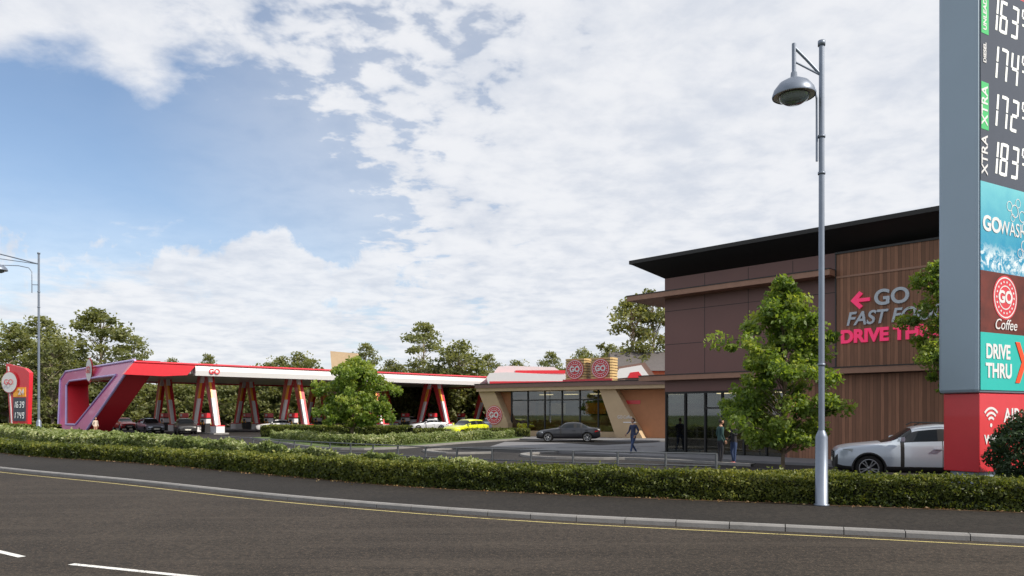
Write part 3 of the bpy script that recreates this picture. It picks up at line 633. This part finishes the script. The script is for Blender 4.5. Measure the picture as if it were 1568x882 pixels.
def kline(pts,w=.3,z=.1,m=M_kerb):
    P_=catmull(pts,.5); A=offset(P_,w/2); B=offset(P_,-w/2); strip(kl,A,B,z,m); strip(kl,A,A,z,m,0); strip(kl,B,B,z,m,0)
kline([(8.5,44),(2,42.5),(-2,43.5),(-4.6,40.5),(-3.2,37.5),(-1,38)]); kline([(7,41.2),(2.5,38.6),(.6,36.5),(1.2,34),(3.5,33),(5.6,32.6),(9.2,28.7)])
kl.obj('drive_kerb')
b=MB(); b.slab([(0,58.5),(8.5,53.5),(14,55),(14,60.5),(9,60),(0,65.5)],-.01,.1,M_pave); b.flat([(-1.5,44.5),(3.6,43.2),(7,45),(3.5,52.),(-.5,54)],.006,M_pave); b.obj('kiosk_pavement')

# ------------------------------------------------------------------ cars
M_cglass=mat('car_glass',(.012,.015,.018),.04,0,.5,var=.1); M_tyre=mat('tyre',(.015,.015,.015),.85,var=.2,scale=20); M_rim=mat('alloy_rim',(.35,.36,.38),.3,.8,var=.05)
M_hl=mat('headlamp',(.55,.6,.65),.08,.2,var=.1,coat=1); M_tl=mat('tail_lamp',(.35,.01,.01),.15,var=.1,coat=1); M_plate=mat('number_plate',(.7,.7,.62),.5,var=.03)
KIND={
 'suv':dict(L=4.85,w=.98,r=.385,ax=(.93,3.85),zb=[(0,.78),(.06,.93),(.35,1.02),(1.25,1.12),(2.2,1.10),(4.1,1.15),(4.7,1.13),(4.85,1.02)],zt=[(1.25,1.12),(2.1,1.60),(2.7,1.70),(3.9,1.65),(4.15,1.58),(4.68,1.17)],bot=[(0,.36),(.25,.25),(4.5,.27),(4.85,.42)],gl=(1.25,4.68),ws=2.1,rs=4.1),
 'sedan':dict(L=4.6,w=.91,r=.33,ax=(.85,3.65),zb=[(0,.55),(.06,.70),(.4,.80),(1.25,.93),(2.2,.93),(3.6,.98),(4.4,1.0),(4.6,.88)],zt=[(1.25,.93),(2.05,1.36),(2.5,1.43),(3.1,1.40),(3.5,1.30),(4.05,1.02)],bot=[(0,.28),(.25,.2),(4.3,.22),(4.6,.38)],gl=(1.25,4.05),ws=2.05,rs=3.3),
 'hatch':dict(L=4.2,w=.91,r=.34,ax=(.8,3.4),zb=[(0,.62),(.06,.80),(.35,.92),(1.1,1.02),(2.2,1.02),(3.6,1.08),(4.05,1.06),(4.2,.92)],zt=[(1.1,1.02),(1.85,1.50),(2.4,1.58),(3.4,1.52),(3.65,1.44),(4.05,1.10)],bot=[(0,.32),(.25,.24),(3.9,.26),(4.2,.4)],gl=(1.1,4.05),ws=1.85,rs=3.45)}
PAINT0=mat('car_paint_base',(.5,.5,.5),.3)
def car_mesh(kind):
    k=KIND[kind]; L=k['L']; 
    ip=lambda arr,x:float(np.interp(x,[a for a,_ in arr],[b for _,b in arr]))
    xs=sorted(set([0,.03,.08,.2,.4,.65,.9,1.1,k['gl'][0],(k['gl'][0]*2+k['ws'])/3,(k['gl'][0]+2*k['ws'])/3,k['ws'],k['ws']+.22,k['ws']+.72,k['ws']+.80,k['ws']+1.3,k['rs']-.12,k['rs'],(k['rs']+k['gl'][1])/2,k['gl'][1],(k['gl'][1]+L)/2,L-.06,L-.02,L]))
    doorx=(k['ws']-.28,k['ws']+.76,k['rs']-.05)
    for d in doorx: xs=[x for x in xs if not (abs(x-d)<.03)]+[d-.008,d+.008]
    xs=sorted(xs); rings=[]; gs=[]
    for x in xs:
        e0=min(1,x/.45); e1=min(1,(L-x)/.5)
        w=k['w']*(1-.22*(1-e0)**2.2)*(1-.16*(1-e1)**2.2)
        zb=ip(k['zb'],x); zf=ip(k['bot'],x); zt=zb
        if k['gl'][0]<=x<=k['gl'][1]: zt=max(zb,ip(k['zt'],x))
        g_=max(0,min(1,(zt-zb)/.42)); gs.append(zt-zb)
        lp=lambda a,c:a*(1-g_)+c*g_
        wr=k['w']*.92-.19
        zm=zf+.5*(zb-zf)
        R=[(0,zf),(w*.86,zf),(w*.955,zf+.07),(w*.985,zf+.16),(w,zm+.05),(w*.975,zb-.13),(w*.955,zb-.035),(lp(w*.86,w*.925),zb+.012),
           (lp(w*.70,wr),lp(zb+.03,zt-.055)),(lp(w*.45,wr*.84),lp(zb+.048,zt-.005)),(0,lp(zb+.06,zt+.02))]
        rings.append(R)
    m=len(R); vs=[];full=[]
    for x,R_ in zip(xs,rings):
        row=[(x,-y,z) for y,z in R_]+[(x,y,z) for y,z in R_[-2:0:-1]]; full.append(len(row)); vs+=row
    n=full[0]; fs=[];mi=[]
    pil=[(k['ws']+.70,k['ws']+.82),(k['rs']-.13,k['rs']+.01)] 
    for i in range(len(xs)-1):
        xm=(xs[i]+xs[i+1])/2
        for j in range(n):
            fs.append((i*n+j,i*n+(j+1)%n,(i+1)*n+(j+1)%n,(i+1)*n+j)); jj=j if j<m-1 else n-1-j
            a=0
            if jj==0 or jj==1: a=2
            elif jj==2 and kind=='suv': a=2
            glass=gs[i]>.02 or gs[i+1]>.02
            if glass:
                if xm<k['ws'] or xm>k['rs']+.01:
                    if jj in(8,9): a=1
                    if jj==7 and (xm>k['rs'] or xm>k['ws']-.3): a=1 if (gs[i]>.25 and gs[i+1]>.2) else 0
                else:
                    if jj==7: a=1
                    for p0,p1 in pil:
                        if p0<xm<p1 and jj==7: a=2
            if abs(xs[i+1]-xs[i]-.016)<.003 and 3<=jj<=6: a=2
            if xm<.09 and jj in (3,4): a=2
            mi.append(a)
    fs.append(tuple(range(n))[::-1]); mi.append(2); fs.append(tuple(range((len(xs)-1)*n,len(xs)*n))); mi.append(0)
    me=bpy.data.meshes.new(kind+'_body'); me.from_pydata(vs,[],fs)
    slots=[PAINT0,M_cglass,M_black,M_tyre,M_rim,M_hl,M_tl,M_plate]
    for s_ in slots: me.materials.append(s_)
    me.polygons.foreach_set('material_index',mi); me.polygons.foreach_set('use_smooth',[True]*len(fs))
    o=bpy.data.objects.new('tmp',me); scene.collection.objects.link(o)
    sb=o.modifiers.new('s','SUBSURF'); sb.levels=2; sb.render_levels=2
    cut=MB()
    for ax in k['ax']:
        for sd in (-1,1): cut.revolve((ax,sd*(k['w']-.30),k['r']),(0,sd,0),[(0,0),(k['r']+.055,0),(k['r']+.055,.6),(0,.6)],M_black,28,False)
    cm=bpy.data.meshes.new('cut'); cm.from_pydata(cut.v,[],cut.f)
    for s_ in slots: cm.materials.append(s_)
    cm.polygons.foreach_set('material_index',[2]*len(cut.f))
    bm=bmesh.new(); bm.from_mesh(cm); bmesh.ops.remove_doubles(bm,verts=bm.verts,dist=1e-4); bmesh.ops.recalc_face_normals(bm,faces=bm.faces); bm.to_mesh(cm); bm.free()
    co=bpy.data.objects.new('cut',cm); scene.collection.objects.link(co)
    bo=o.modifiers.new('b','BOOLEAN'); bo.operation='DIFFERENCE'; bo.object=co; bo.solver='EXACT'
    bpy.context.view_layer.update(); body=bpy.data.meshes.new_from_object(o.evaluated_get(bpy.context.evaluated_depsgraph_get()))
    bpy.data.objects.remove(o); bpy.data.objects.remove(co)
    d=MB(); 
    for s_ in slots: d.mi(s_)
    r=k['r']; Wd=k['w']
    for ax in k['ax']:
        for sd in (-1,1):
            c=(ax,sd*(Wd-.25),r); 
            d.revolve(c,(0,sd,0),[(r*.72,0),(r*.93,0),(r,.04),(r,.18),(r*.94,.225),(r*.72,.23),(r*.70,.20)],M_tyre,30)
            d.revolve(c,(0,sd,0),[(r*.70,.21),(r*.69,.225),(r*.64,.21),(r*.62,.12),(0,.10)],M_black,30)
            d.revolve(c,(0,sd,0),[(r*.73,.226),(r*.70,.234),(r*.64,.222)],M_rim,30)
            d.revolve(c,(0,sd,0),[(r*.16,.16),(r*.15,.215),(0,.22)],M_rim,14)
            for q in range(10):
                an=q*2*math.pi/10+(.12 if q%2 else -.12); ca,sa=math.cos(an),math.sin(an)
                def pt(rr,ww,dep): return (ax+ca*rr-sa*ww,sd*(Wd-.25+dep),r+sa*rr+ca*ww)
                wv=r*.045; d.add([pt(r*.12,-wv,.215),pt(r*.12,wv,.215),pt(r*.68,wv*.9,.222),pt(r*.68,-wv*.9,.222),pt(r*.12,-wv,.17),pt(r*.12,wv,.17),pt(r*.68,wv,.18),pt(r*.68,-wv,.18)],[(0,1,2,3),(0,3,7,4),(1,5,6,2)],M_rim)
            if kind=='suv':
                arc=[(ax+(r+.06)*math.cos(a),sd*(Wd-.02),r+(r+.06)*math.sin(a)) for a in np.linspace(-.15,math.pi+.15,18)]
                d.tube(arc,.035,M_black,6)
    zf=ip(k['zb'],.06)
    for sd in (-1,1):
        d.add([(.05,sd*Wd*.50,zf-.02),(.24,sd*Wd*.91,zf+.02),(.50,sd*Wd*.975,zf+.03),(.48,sd*Wd*.985,zf-.06),(.22,sd*Wd*.93,zf-.13),(.02,sd*Wd*.55,zf-.12)],[(0,1,2,3,4,5)],M_hl)
        d.add([(L-.01,sd*Wd*.50,zf+.12),(L-.10,sd*Wd*.90,zf+.12),(L-.40,sd*Wd*.985,zf+.10),(L-.40,sd*Wd*.99,zf),(L-.08,sd*Wd*.91,zf-.01),(L+.01,sd*Wd*.55,zf)],[(0,1,2,3,4,5)],M_tl)
        mx=k['ws']-.42; zz=ip(k['zb'],mx)+.07
        d.hexa([(mx,sd*(Wd-.02),zz),(mx+.16,sd*(Wd-.02),zz+.01),(mx+.18,sd*(Wd+.17),zz+.02),(mx+.06,sd*(Wd+.19),zz+.02),(mx+.02,sd*(Wd-.02),zz+.12),(mx+.16,sd*(Wd-.02),zz+.14),(mx+.18,sd*(Wd+.16),zz+.15),(mx+.08,sd*(Wd+.17),zz+.14)],PAINT0)
        for hx in (k['ws']+.55,k['ws']+1.45):
            zh=ip(k['zb'],hx)-.15
            d.hexa([(hx,sd*(Wd*.965),zh),(hx+.2,sd*(Wd*.965),zh),(hx+.2,sd*(Wd+.015),zh),(hx,sd*(Wd+.015),zh),(hx,sd*(Wd*.965),zh+.035),(hx+.2,sd*(Wd*.965),zh+.035),(hx+.2,sd*(Wd+.015),zh+.035),(hx,sd*(Wd+.015),zh+.035)],PAINT0)
        if kind=='suv': d.tube([(2.15,sd*.70,1.66),(2.3,sd*.71,1.74),(3.7,sd*.71,1.72),(3.85,sd*.70,1.62)],.018,M_black,6)
    GF=lambda a,bb,z:(bb,a,z)
    d.box(GF,(-Wd*.42,Wd*.42),(-.015,.03),(zf-.32,zf-.06),M_black); d.box(GF,(-.26,.26),(-.03,-.017),(zf-.38,zf-.27),M_plate)
    for q in range(4): d.box(GF,(-Wd*.40,Wd*.40),(-.022,-.016),(zf-.29+.06*q,zf-.275+.06*q),M_rim)
    d.box(GF,(-.26,.26),(L+.005,L+.015),(zf-.1,zf+.01),M_plate)
    det=d.mesh('details')
    bm=bmesh.new(); bm.from_mesh(body); bm.from_mesh(det); out=bpy.data.meshes.new(kind+'_car'); bm.to_mesh(out); bm.free()
    for s_ in slots: out.materials.append(s_)
    return out
CARM={k:car_mesh(k) for k in KIND}; 
def car(name,kind,x,y,head,col,metal=.0):
    """x,y centre; head = heading (unit 2D) of the bonnet"""
    me=CARM[kind].copy(); L=KIND[kind]['L']; me.materials[0]=mat('paint_%.2f_%.2f_%.2f'%col,col,.28,metal,.5,var=.03,coat=.8)
    o=link(name,me); a=math.atan2(head[1],head[0])+math.pi
    o.matrix_world=Matrix.Translation((x,y,.005))@Matrix.Rotation(a,4,'Z')@Matrix.Translation((-L/2,0,0)); return o
h=V((-.94,.33)).normalized()
fc=V((9.68,22.5)); c=fc-h*2.42+V((.33,.94))*.98
car('parked_suv','suv',c.x,c.y,h,(.50,.57,.66),.2)
car('parked_sedan_car','sedan',4.1,54.4,(-1,.12),(.012,.013,.018),.2)
car('parked_hatchback_car','hatch',-3.9,63.6,(-.66,-.75),(.58,.64,.02))
car('parked_sedan_car','sedan',-26.1,83.5,(-.9,-.3),(.70,.71,.72))
car('parked_hatchback_car','hatch',-32.4,74.5,(.5,-.86),(.05,.05,.05),.3)
car('parked_hatchback_car','hatch',-37.6,78.0,(.68,-.73),(.32,.36,.42),.4)
car('parked_hatchback_car','hatch',-47.5,92,(.68,-.73),(.50,.02,.02))
car('parked_suv','suv',-52.0,95,(.68,-.73),(.7,.7,.7))
car('parked_sedan_car','sedan',-9.9,88.5,(-.9,-.4),(.6,.62,.64),.3)
car('parked_suv','suv',-15.4,109,(-.95,-.3),(.72,.72,.72))
car('parked_suv','suv',-1.2,76.5,(.6,-.8),(.35,.42,.5),.3)
car('parked_hatchback_car','hatch',-18,95,(.68,-.73),(.04,.04,.05),.3)

# ------------------------------------------------------------------ people
M_skin=mat('skin',(.42,.24,.16),.55,var=.06,scale=20); M_hair=mat('hair',(.02,.013,.01),.6,var=.3,scale=40); M_eye=mat('eye',(.02,.015,.015),.2); M_lip=mat('lips',(.33,.12,.10),.5)
def skin_mesh(verts,edges,rad,root=0,sub=2):
    me=bpy.data.meshes.new('sk'); me.from_pydata([tuple(v) for v in verts],edges,[])
    o=bpy.data.objects.new('sk',me); scene.collection.objects.link(o)
    o.modifiers.new('skin','SKIN'); sv=me.skin_vertices[0].data
    for i,r_ in enumerate(rad): 
        sv[i].radius=(r_,r_) if isinstance(r_,(int,float)) else r_
        sv[i].use_root=(i==root)
    s=o.modifiers.new('sub','SUBSURF'); s.levels=sub; s.render_levels=sub
    bpy.context.view_layer.update(); out=bpy.data.meshes.new_from_object(o.evaluated_get(bpy.context.evaluated_depsgraph_get()))
    bpy.data.objects.remove(o); return out
def person(name,x,y,head,pose,top,leg,shoe,H=1.78,hair_long=False,z0=.0,skirt=False):
    s=H/1.78; e=empty(name); j=pose
    J={'pel':V((0,0,.97)),'wai':V((0,0.01,1.12)),'che':V((0,0.02,1.32)),'neckb':V((0,0.0,1.47)),'neckt':V((0,.02,1.56))}
    for sd,S_ in ((-1,'L'),(1,'R')):
        J['hip'+S_]=V((sd*.095,0,.92)); J['kne'+S_]=V((sd*.10,j['kne'+S_][0],j['kne'+S_][1])); J['ank'+S_]=V((sd*.10,j['ank'+S_][0],j['ank'+S_][1]))
        J['toe'+S_]=J['ank'+S_]+V((sd*.02,.15,-.05 if J['ank'+S_].z<.11 else -.1)); J['sho'+S_]=V((sd*.185,0,1.43)); J['elb'+S_]=V(j['elb'+S_]); J['wri'+S_]=V(j['wri'+S_])
    R={'pel':(.145,.115),'wai':(.125,.10),'che':(.155,.115),'neckb':.075,'neckt':.055,'hip':.10,'kne':.06,'ank':.042,'toe':.036,'sho':.068,'elb':.046,'wri':.03}
    names=list(J); idx={n_:i for i,n_ in enumerate(names)}
    E=[('pel','wai'),('wai','che'),('che','neckb'),('neckb','neckt')]
    for S_ in 'LR': E+=[('pel','hip'+S_),('hip'+S_,'kne'+S_),('kne'+S_,'ank'+S_),('ank'+S_,'toe'+S_),('che','sho'+S_),('sho'+S_,'elb'+S_),('elb'+S_,'wri'+S_)]
    rad=[R.get(n_) or R[n_[:3]] for n_ in names]
    me=skin_mesh([J[n_] for n_ in names],[(idx[a],idx[b_]) for a,b_ in E],rad,0)
    ms=[top,leg,shoe,M_skin]; 
    for m_ in ms: me.materials.append(m_)
    segs=[(J[a],J[b_],b_) for a,b_ in E]
    for p in me.polygons:
        c=p.center; best=1e9;bi=''
        for a,b_,nm in segs:
            ab=b_-a; t_=max(0,min(1,(c-a).dot(ab)/ab.length_squared)); d_=(a+ab*t_-c).length
            if d_<best: best=d_;bi=nm
        k=0
        if bi.startswith('toe'): k=2
        elif bi[:3] in('kne','ank'): k=1 
        elif bi.startswith('hip'): k=1 if c.z<.93 else 0
        elif bi=='neckt': k=3
        if bi in('pel','wai') and c.z<.93: k=1
        if skirt and k==1 and c.z<.45: k=3
        p.material_index=k; p.use_smooth=True
    parts=[me]
    h_=MB(); hc=V((0,.035,1.665)); n1,n2=14,20; vs=[]
    for i in range(n1+1):
        th=math.pi*i/n1
        for q in range(n2):
            ph=2*math.pi*q/n2; X=math.sin(th)*math.cos(ph); Y=math.sin(th)*math.sin(ph); Z=math.cos(th)
            fx=.076*(1-.28*max(0,-Z)**1.5); fy=.097*(1-.2*max(0,-Z)); vs.append(hc+V((X*fx,Y*fy+(.018 if Z<-.3 and Y>0 else 0),Z*.118)))
    h_.add(vs,[(i*n2+q,i*n2+(q+1)%n2,(i+1)*n2+(q+1)%n2,(i+1)*n2+q) for i in range(n1) for q in range(n2)],M_skin,True)
    h_.add([hc+V(p) for p in ((-.012,.092,.02),(.012,.092,.02),(.018,.093,-.03),(-.018,.093,-.03),(0,.122,-.028))],[(0,1,4),(1,2,4),(2,3,4),(3,0,4)],M_skin)
    for sd in (-1,1):
        h_.revolve(hc+V((sd*.03,.086,.008)),(0,1,0),[(.011,0),(.008,.006),(0,.008)],M_eye,8); h_.revolve(hc+V((sd*.074,0,-.005)),(sd,0,0),[(.03,0),(.028,.012),(0,.014)],M_skin,10)
    h_.revolve(hc+V((0,.093,-.055)),(0,1,0),[(.022,0),(.012,.006),(0,.006)],M_lip,8)
    hv=[]
    for i in range(9):
        th=math.pi*.62*i/8
        for q in range(n2):
            ph=2*math.pi*q/n2; Y=math.sin(ph); lim=th if Y<.3 else min(th,math.pi*.30)
            X=math.sin(lim)*math.cos(ph); Yy=math.sin(lim)*Y; Z=math.cos(lim)
            hv.append(hc+V((X*.086,Yy*.108-.004,Z*.13+ (0 if not(hair_long and i>6 and Y<.3) else -.10*(i-6)))))
    h_.add(hv,[(i*n2+q,i*n2+(q+1)%n2,(i+1)*n2+(q+1)%n2,(i+1)*n2+q) for i in range(8) for q in range(n2)],M_hair,True)
    parts.append(h_.mesh('head'))
    for S_,sd in (('L',-1),('R',1)):
        w_=J['wri'+S_]; f=(w_-J['elb'+S_]).normalized(); sx=V((0,1,0)); sx=(sx-f*sx.dot(f)).normalized(); up=f.cross(sx)
        vv=[w_-f*.02,w_+f*.03]; ed=[(0,1)]; rd=[.026,.028]
        for q,(off,ln_) in enumerate(((-.032,.065),(-.011,.078),(.011,.082),(.032,.072))):
            a=len(vv); vv+= [w_+f*.085+sx*off,w_+f*(.085+ln_*.5)+sx*off*1.1-up*sd*.008,w_+f*(.085+ln_*.9)+sx*off*1.1-up*sd*.03]; ed+=[(1,a),(a,a+1),(a+1,a+2)]; rd+=[.013,.009,.0075]
        a=len(vv); vv+=[w_+f*.04+sx*.045,w_+f*.08+sx*.062-up*sd*.01]; ed+=[(1,a),(a,a+1)]; rd+=[.012,.009]
        hm=skin_mesh(vv,ed,rd,0,1); hm.materials.append(M_skin); hm.polygons.foreach_set('use_smooth',[True]*len(hm.polygons)); parts.append(hm)
    a=math.atan2(head[1],head[0])-math.pi/2
    T=Matrix.Translation((x,y,z0))@Matrix.Rotation(a,4,'Z')@Matrix.Scale(s,4)
    for nm,pm in zip(('body','head','hand','hand'),parts): pm.transform(T); link(nm,pm,e)
    return e
WALK=dict(kneL=(.16,.53),ankL=(.27,.09),kneR=(-.02,.50),ankR=(-.30,.14),elbL=(-.24,-.12,1.16),wriL=(-.22,.06,.95),elbR=(.24,.06,1.15),wriR=(.22,.24,1.0))
STAND=dict(kneL=(.02,.51),ankL=(.0,.09),kneR=(.03,.51),ankR=(-.03,.09),elbL=(-.24,-.03,1.15),wriL=(-.21,.12,.95),elbR=(.24,-.04,1.15),wriR=(.22,.08,.92))
PHONE=dict(kneL=(.02,.51),ankL=(.03,.09),kneR=(.03,.51),ankR=(-.05,.09),elbL=(-.25,.06,1.2),wriL=(-.12,.26,1.36),elbR=(.24,-.02,1.16),wriR=(.14,.2,1.08))
cnavy=mat('navy_cloth',(.03,.04,.09),.85,var=.2,scale=12); cjean=mat('jeans',(.035,.06,.14),.85,var=.2,scale=14); cdk=mat('dark_trousers',(.02,.02,.026),.85); cteal=mat('dark_green_jacket',(.02,.06,.06),.8); cbr=mat('brown_shoe',(.05,.03,.02),.6); cred=mat('red_shoe',(.50,.12,.10),.6); cbeige=mat('beige_cloth',(.6,.5,.42),.85)
person('walking_man',5.9,36.5,(-.8,-.5),WALK,cnavy,cjean,cbr,1.80,z0=.0)
person('standing_man',8.3,29.9,(1,.2),STAND,cteal,cdk,cbr,1.82)
person('standing_woman',8.85,29.95,(-1,-.35),PHONE,cdk,cjean,cred,1.70,hair_long=True)
person('pedestrian_woman',-37.5,67.6,(.8,-.4),STAND,cbeige,M_skin,cbeige,1.72,hair_long=True)

# ------------------------------------------------------------------ light, sky, camera
sd=V((.87,-.48,.82)).normalized()
sl=bpy.data.lights.new('sun','SUN'); sl.energy=5.0; sl.angle=math.radians(.5); sl.color=(1,.91,.78)
so=bpy.data.objects.new('sun',sl); scene.collection.objects.link(so); so.rotation_euler=(-sd).to_track_quat('-Z','Y').to_euler(); so.location=(40,-20,60)
wd=bpy.data.worlds.new('World'); scene.world=wd; wd.use_nodes=True; nt=wd.node_tree
for n_ in list(nt.nodes): nt.nodes.remove(n_)
out=nt.nodes.new('ShaderNodeOutputWorld')
sky=nt.nodes.new('ShaderNodeTexSky'); sky.sky_type='NISHITA'; sky.sun_disc=False; sky.sun_elevation=math.asin(sd.z); sky.sun_rotation=math.atan2(sd.x,sd.y); sky.air_density=1.; sky.dust_density=.6; sky.ozone_density=2.
bg=nt.nodes.new('ShaderNodeBackground'); bg.inputs[1].default_value=.15; nt.links.new(sky.outputs[0],bg.inputs[0])
tc=nt.nodes.new('ShaderNodeTexCoord'); D=vmath(nt,'NORMALIZE',tc.outputs['Generated'])
sp=nt.nodes.new('ShaderNodeSeparateXYZ'); nt.links.new(D,sp.inputs[0])
zz=math_(nt,'ADD',math_(nt,'MAXIMUM',sp.outputs[2],0.0),.14)
cb=nt.nodes.new('ShaderNodeCombineXYZ'); nt.links.new(math_(nt,'DIVIDE',sp.outputs[0],zz),cb.inputs[0]); nt.links.new(math_(nt,'DIVIDE',sp.outputs[1],zz),cb.inputs[1]); P=cb.outputs[0]
def blob(px,py,r0,r1):
    t_=V(((px-784)/1150,1,(634-py)/1150)).normalized(); d_=vmath(nt,'DOT_PRODUCT',D,tuple(t_)); return maprange(nt,d_,math.cos(math.radians(r1)),math.cos(math.radians(r0)))
nA=noise(nt,P,1.5,9,.6,.35); nB=noise(nt,P,10.,4,.55,.2); nC=noise(nt,P,3.4,6,.6,.2); nD=noise(nt,D,6.,7,.6,.1)
S_=lambda a,k: math_(nt,'MULTIPLY',a,k)
dens=math_(nt,'ADD',nA,.19)
for bb_,k in ((blob(240,225,3,12),-.32),(blob(60,170,1,7),-.32),(blob(400,300,2,10),-.26),(blob(560,390,1,7),-.18),(blob(50,300,1,9),-.22),(blob(80,30,2,7),.32),(blob(330,60,2,8),.10),(blob(660,130,4,16),-.07),(blob(1000,350,8,24),.18),(blob(1300,150,6,24),.16),(blob(250,455,3,9),.16)):
    dens=math_(nt,'ADD',dens,S_(bb_,k))
cells=S_(math_(nt,'SUBTRACT',nB,.5),math_(nt,'ADD',S_(blob(680,150,6,20),1.0),.12)); dens=math_(nt,'ADD',dens,cells)
dens=math_(nt,'ADD',dens,S_(math_(nt,'SUBTRACT',nC,.5),.38))
m1=maprange(nt,dens,.38,.70)
el=sp.outputs[2]
cum=math_(nt,'ADD',nD,maprange(nt,math_(nt,'ABSOLUTE',math_(nt,'SUBTRACT',el,.165)),0,.12,.06,-.2))
m2=maprange(nt,cum,.49,.57)
haze=maprange(nt,el,.0,.30,.86,.05)
veil=math_(nt,'ADD',S_(blob(1050,260,12,42),.50),.03)
mk_=math_(nt,'MAXIMUM',math_(nt,'MAXIMUM',S_(m1,.95),S_(m2,.92)),math_(nt,'MAXIMUM',haze,veil),clamp=True)
shade=math_(nt,'ADD',S_(nC,.6),S_(nB,.4)); ccol=mixc(nt,maprange(nt,shade,.32,.62),(.69,.73,.81),(.90,.91,.94))
bg2=nt.nodes.new('ShaderNodeBackground'); nt.links.new(ccol,bg2.inputs[0]); bg2.inputs[1].default_value=1.0
mx=nt.nodes.new('ShaderNodeMixShader'); nt.links.new(mk_,mx.inputs[0]); nt.links.new(bg.outputs[0],mx.inputs[1]); nt.links.new(bg2.outputs[0],mx.inputs[2]); nt.links.new(mx.outputs[0],out.inputs[0])
cam=bpy.data.cameras.new('camera'); co=bpy.data.objects.new('camera',cam); scene.collection.objects.link(co); co.location=(0,0,2); co.rotation_euler=(math.radians(90),0,0)
cam.sensor_width=36; cam.lens=36*1150/1568; cam.shift_y=193/1568; cam.clip_end=3000; cam.clip_start=.1; scene.camera=co
scene.view_settings.view_transform='Standard'; scene.view_settings.look='None'; scene.view_settings.exposure=0
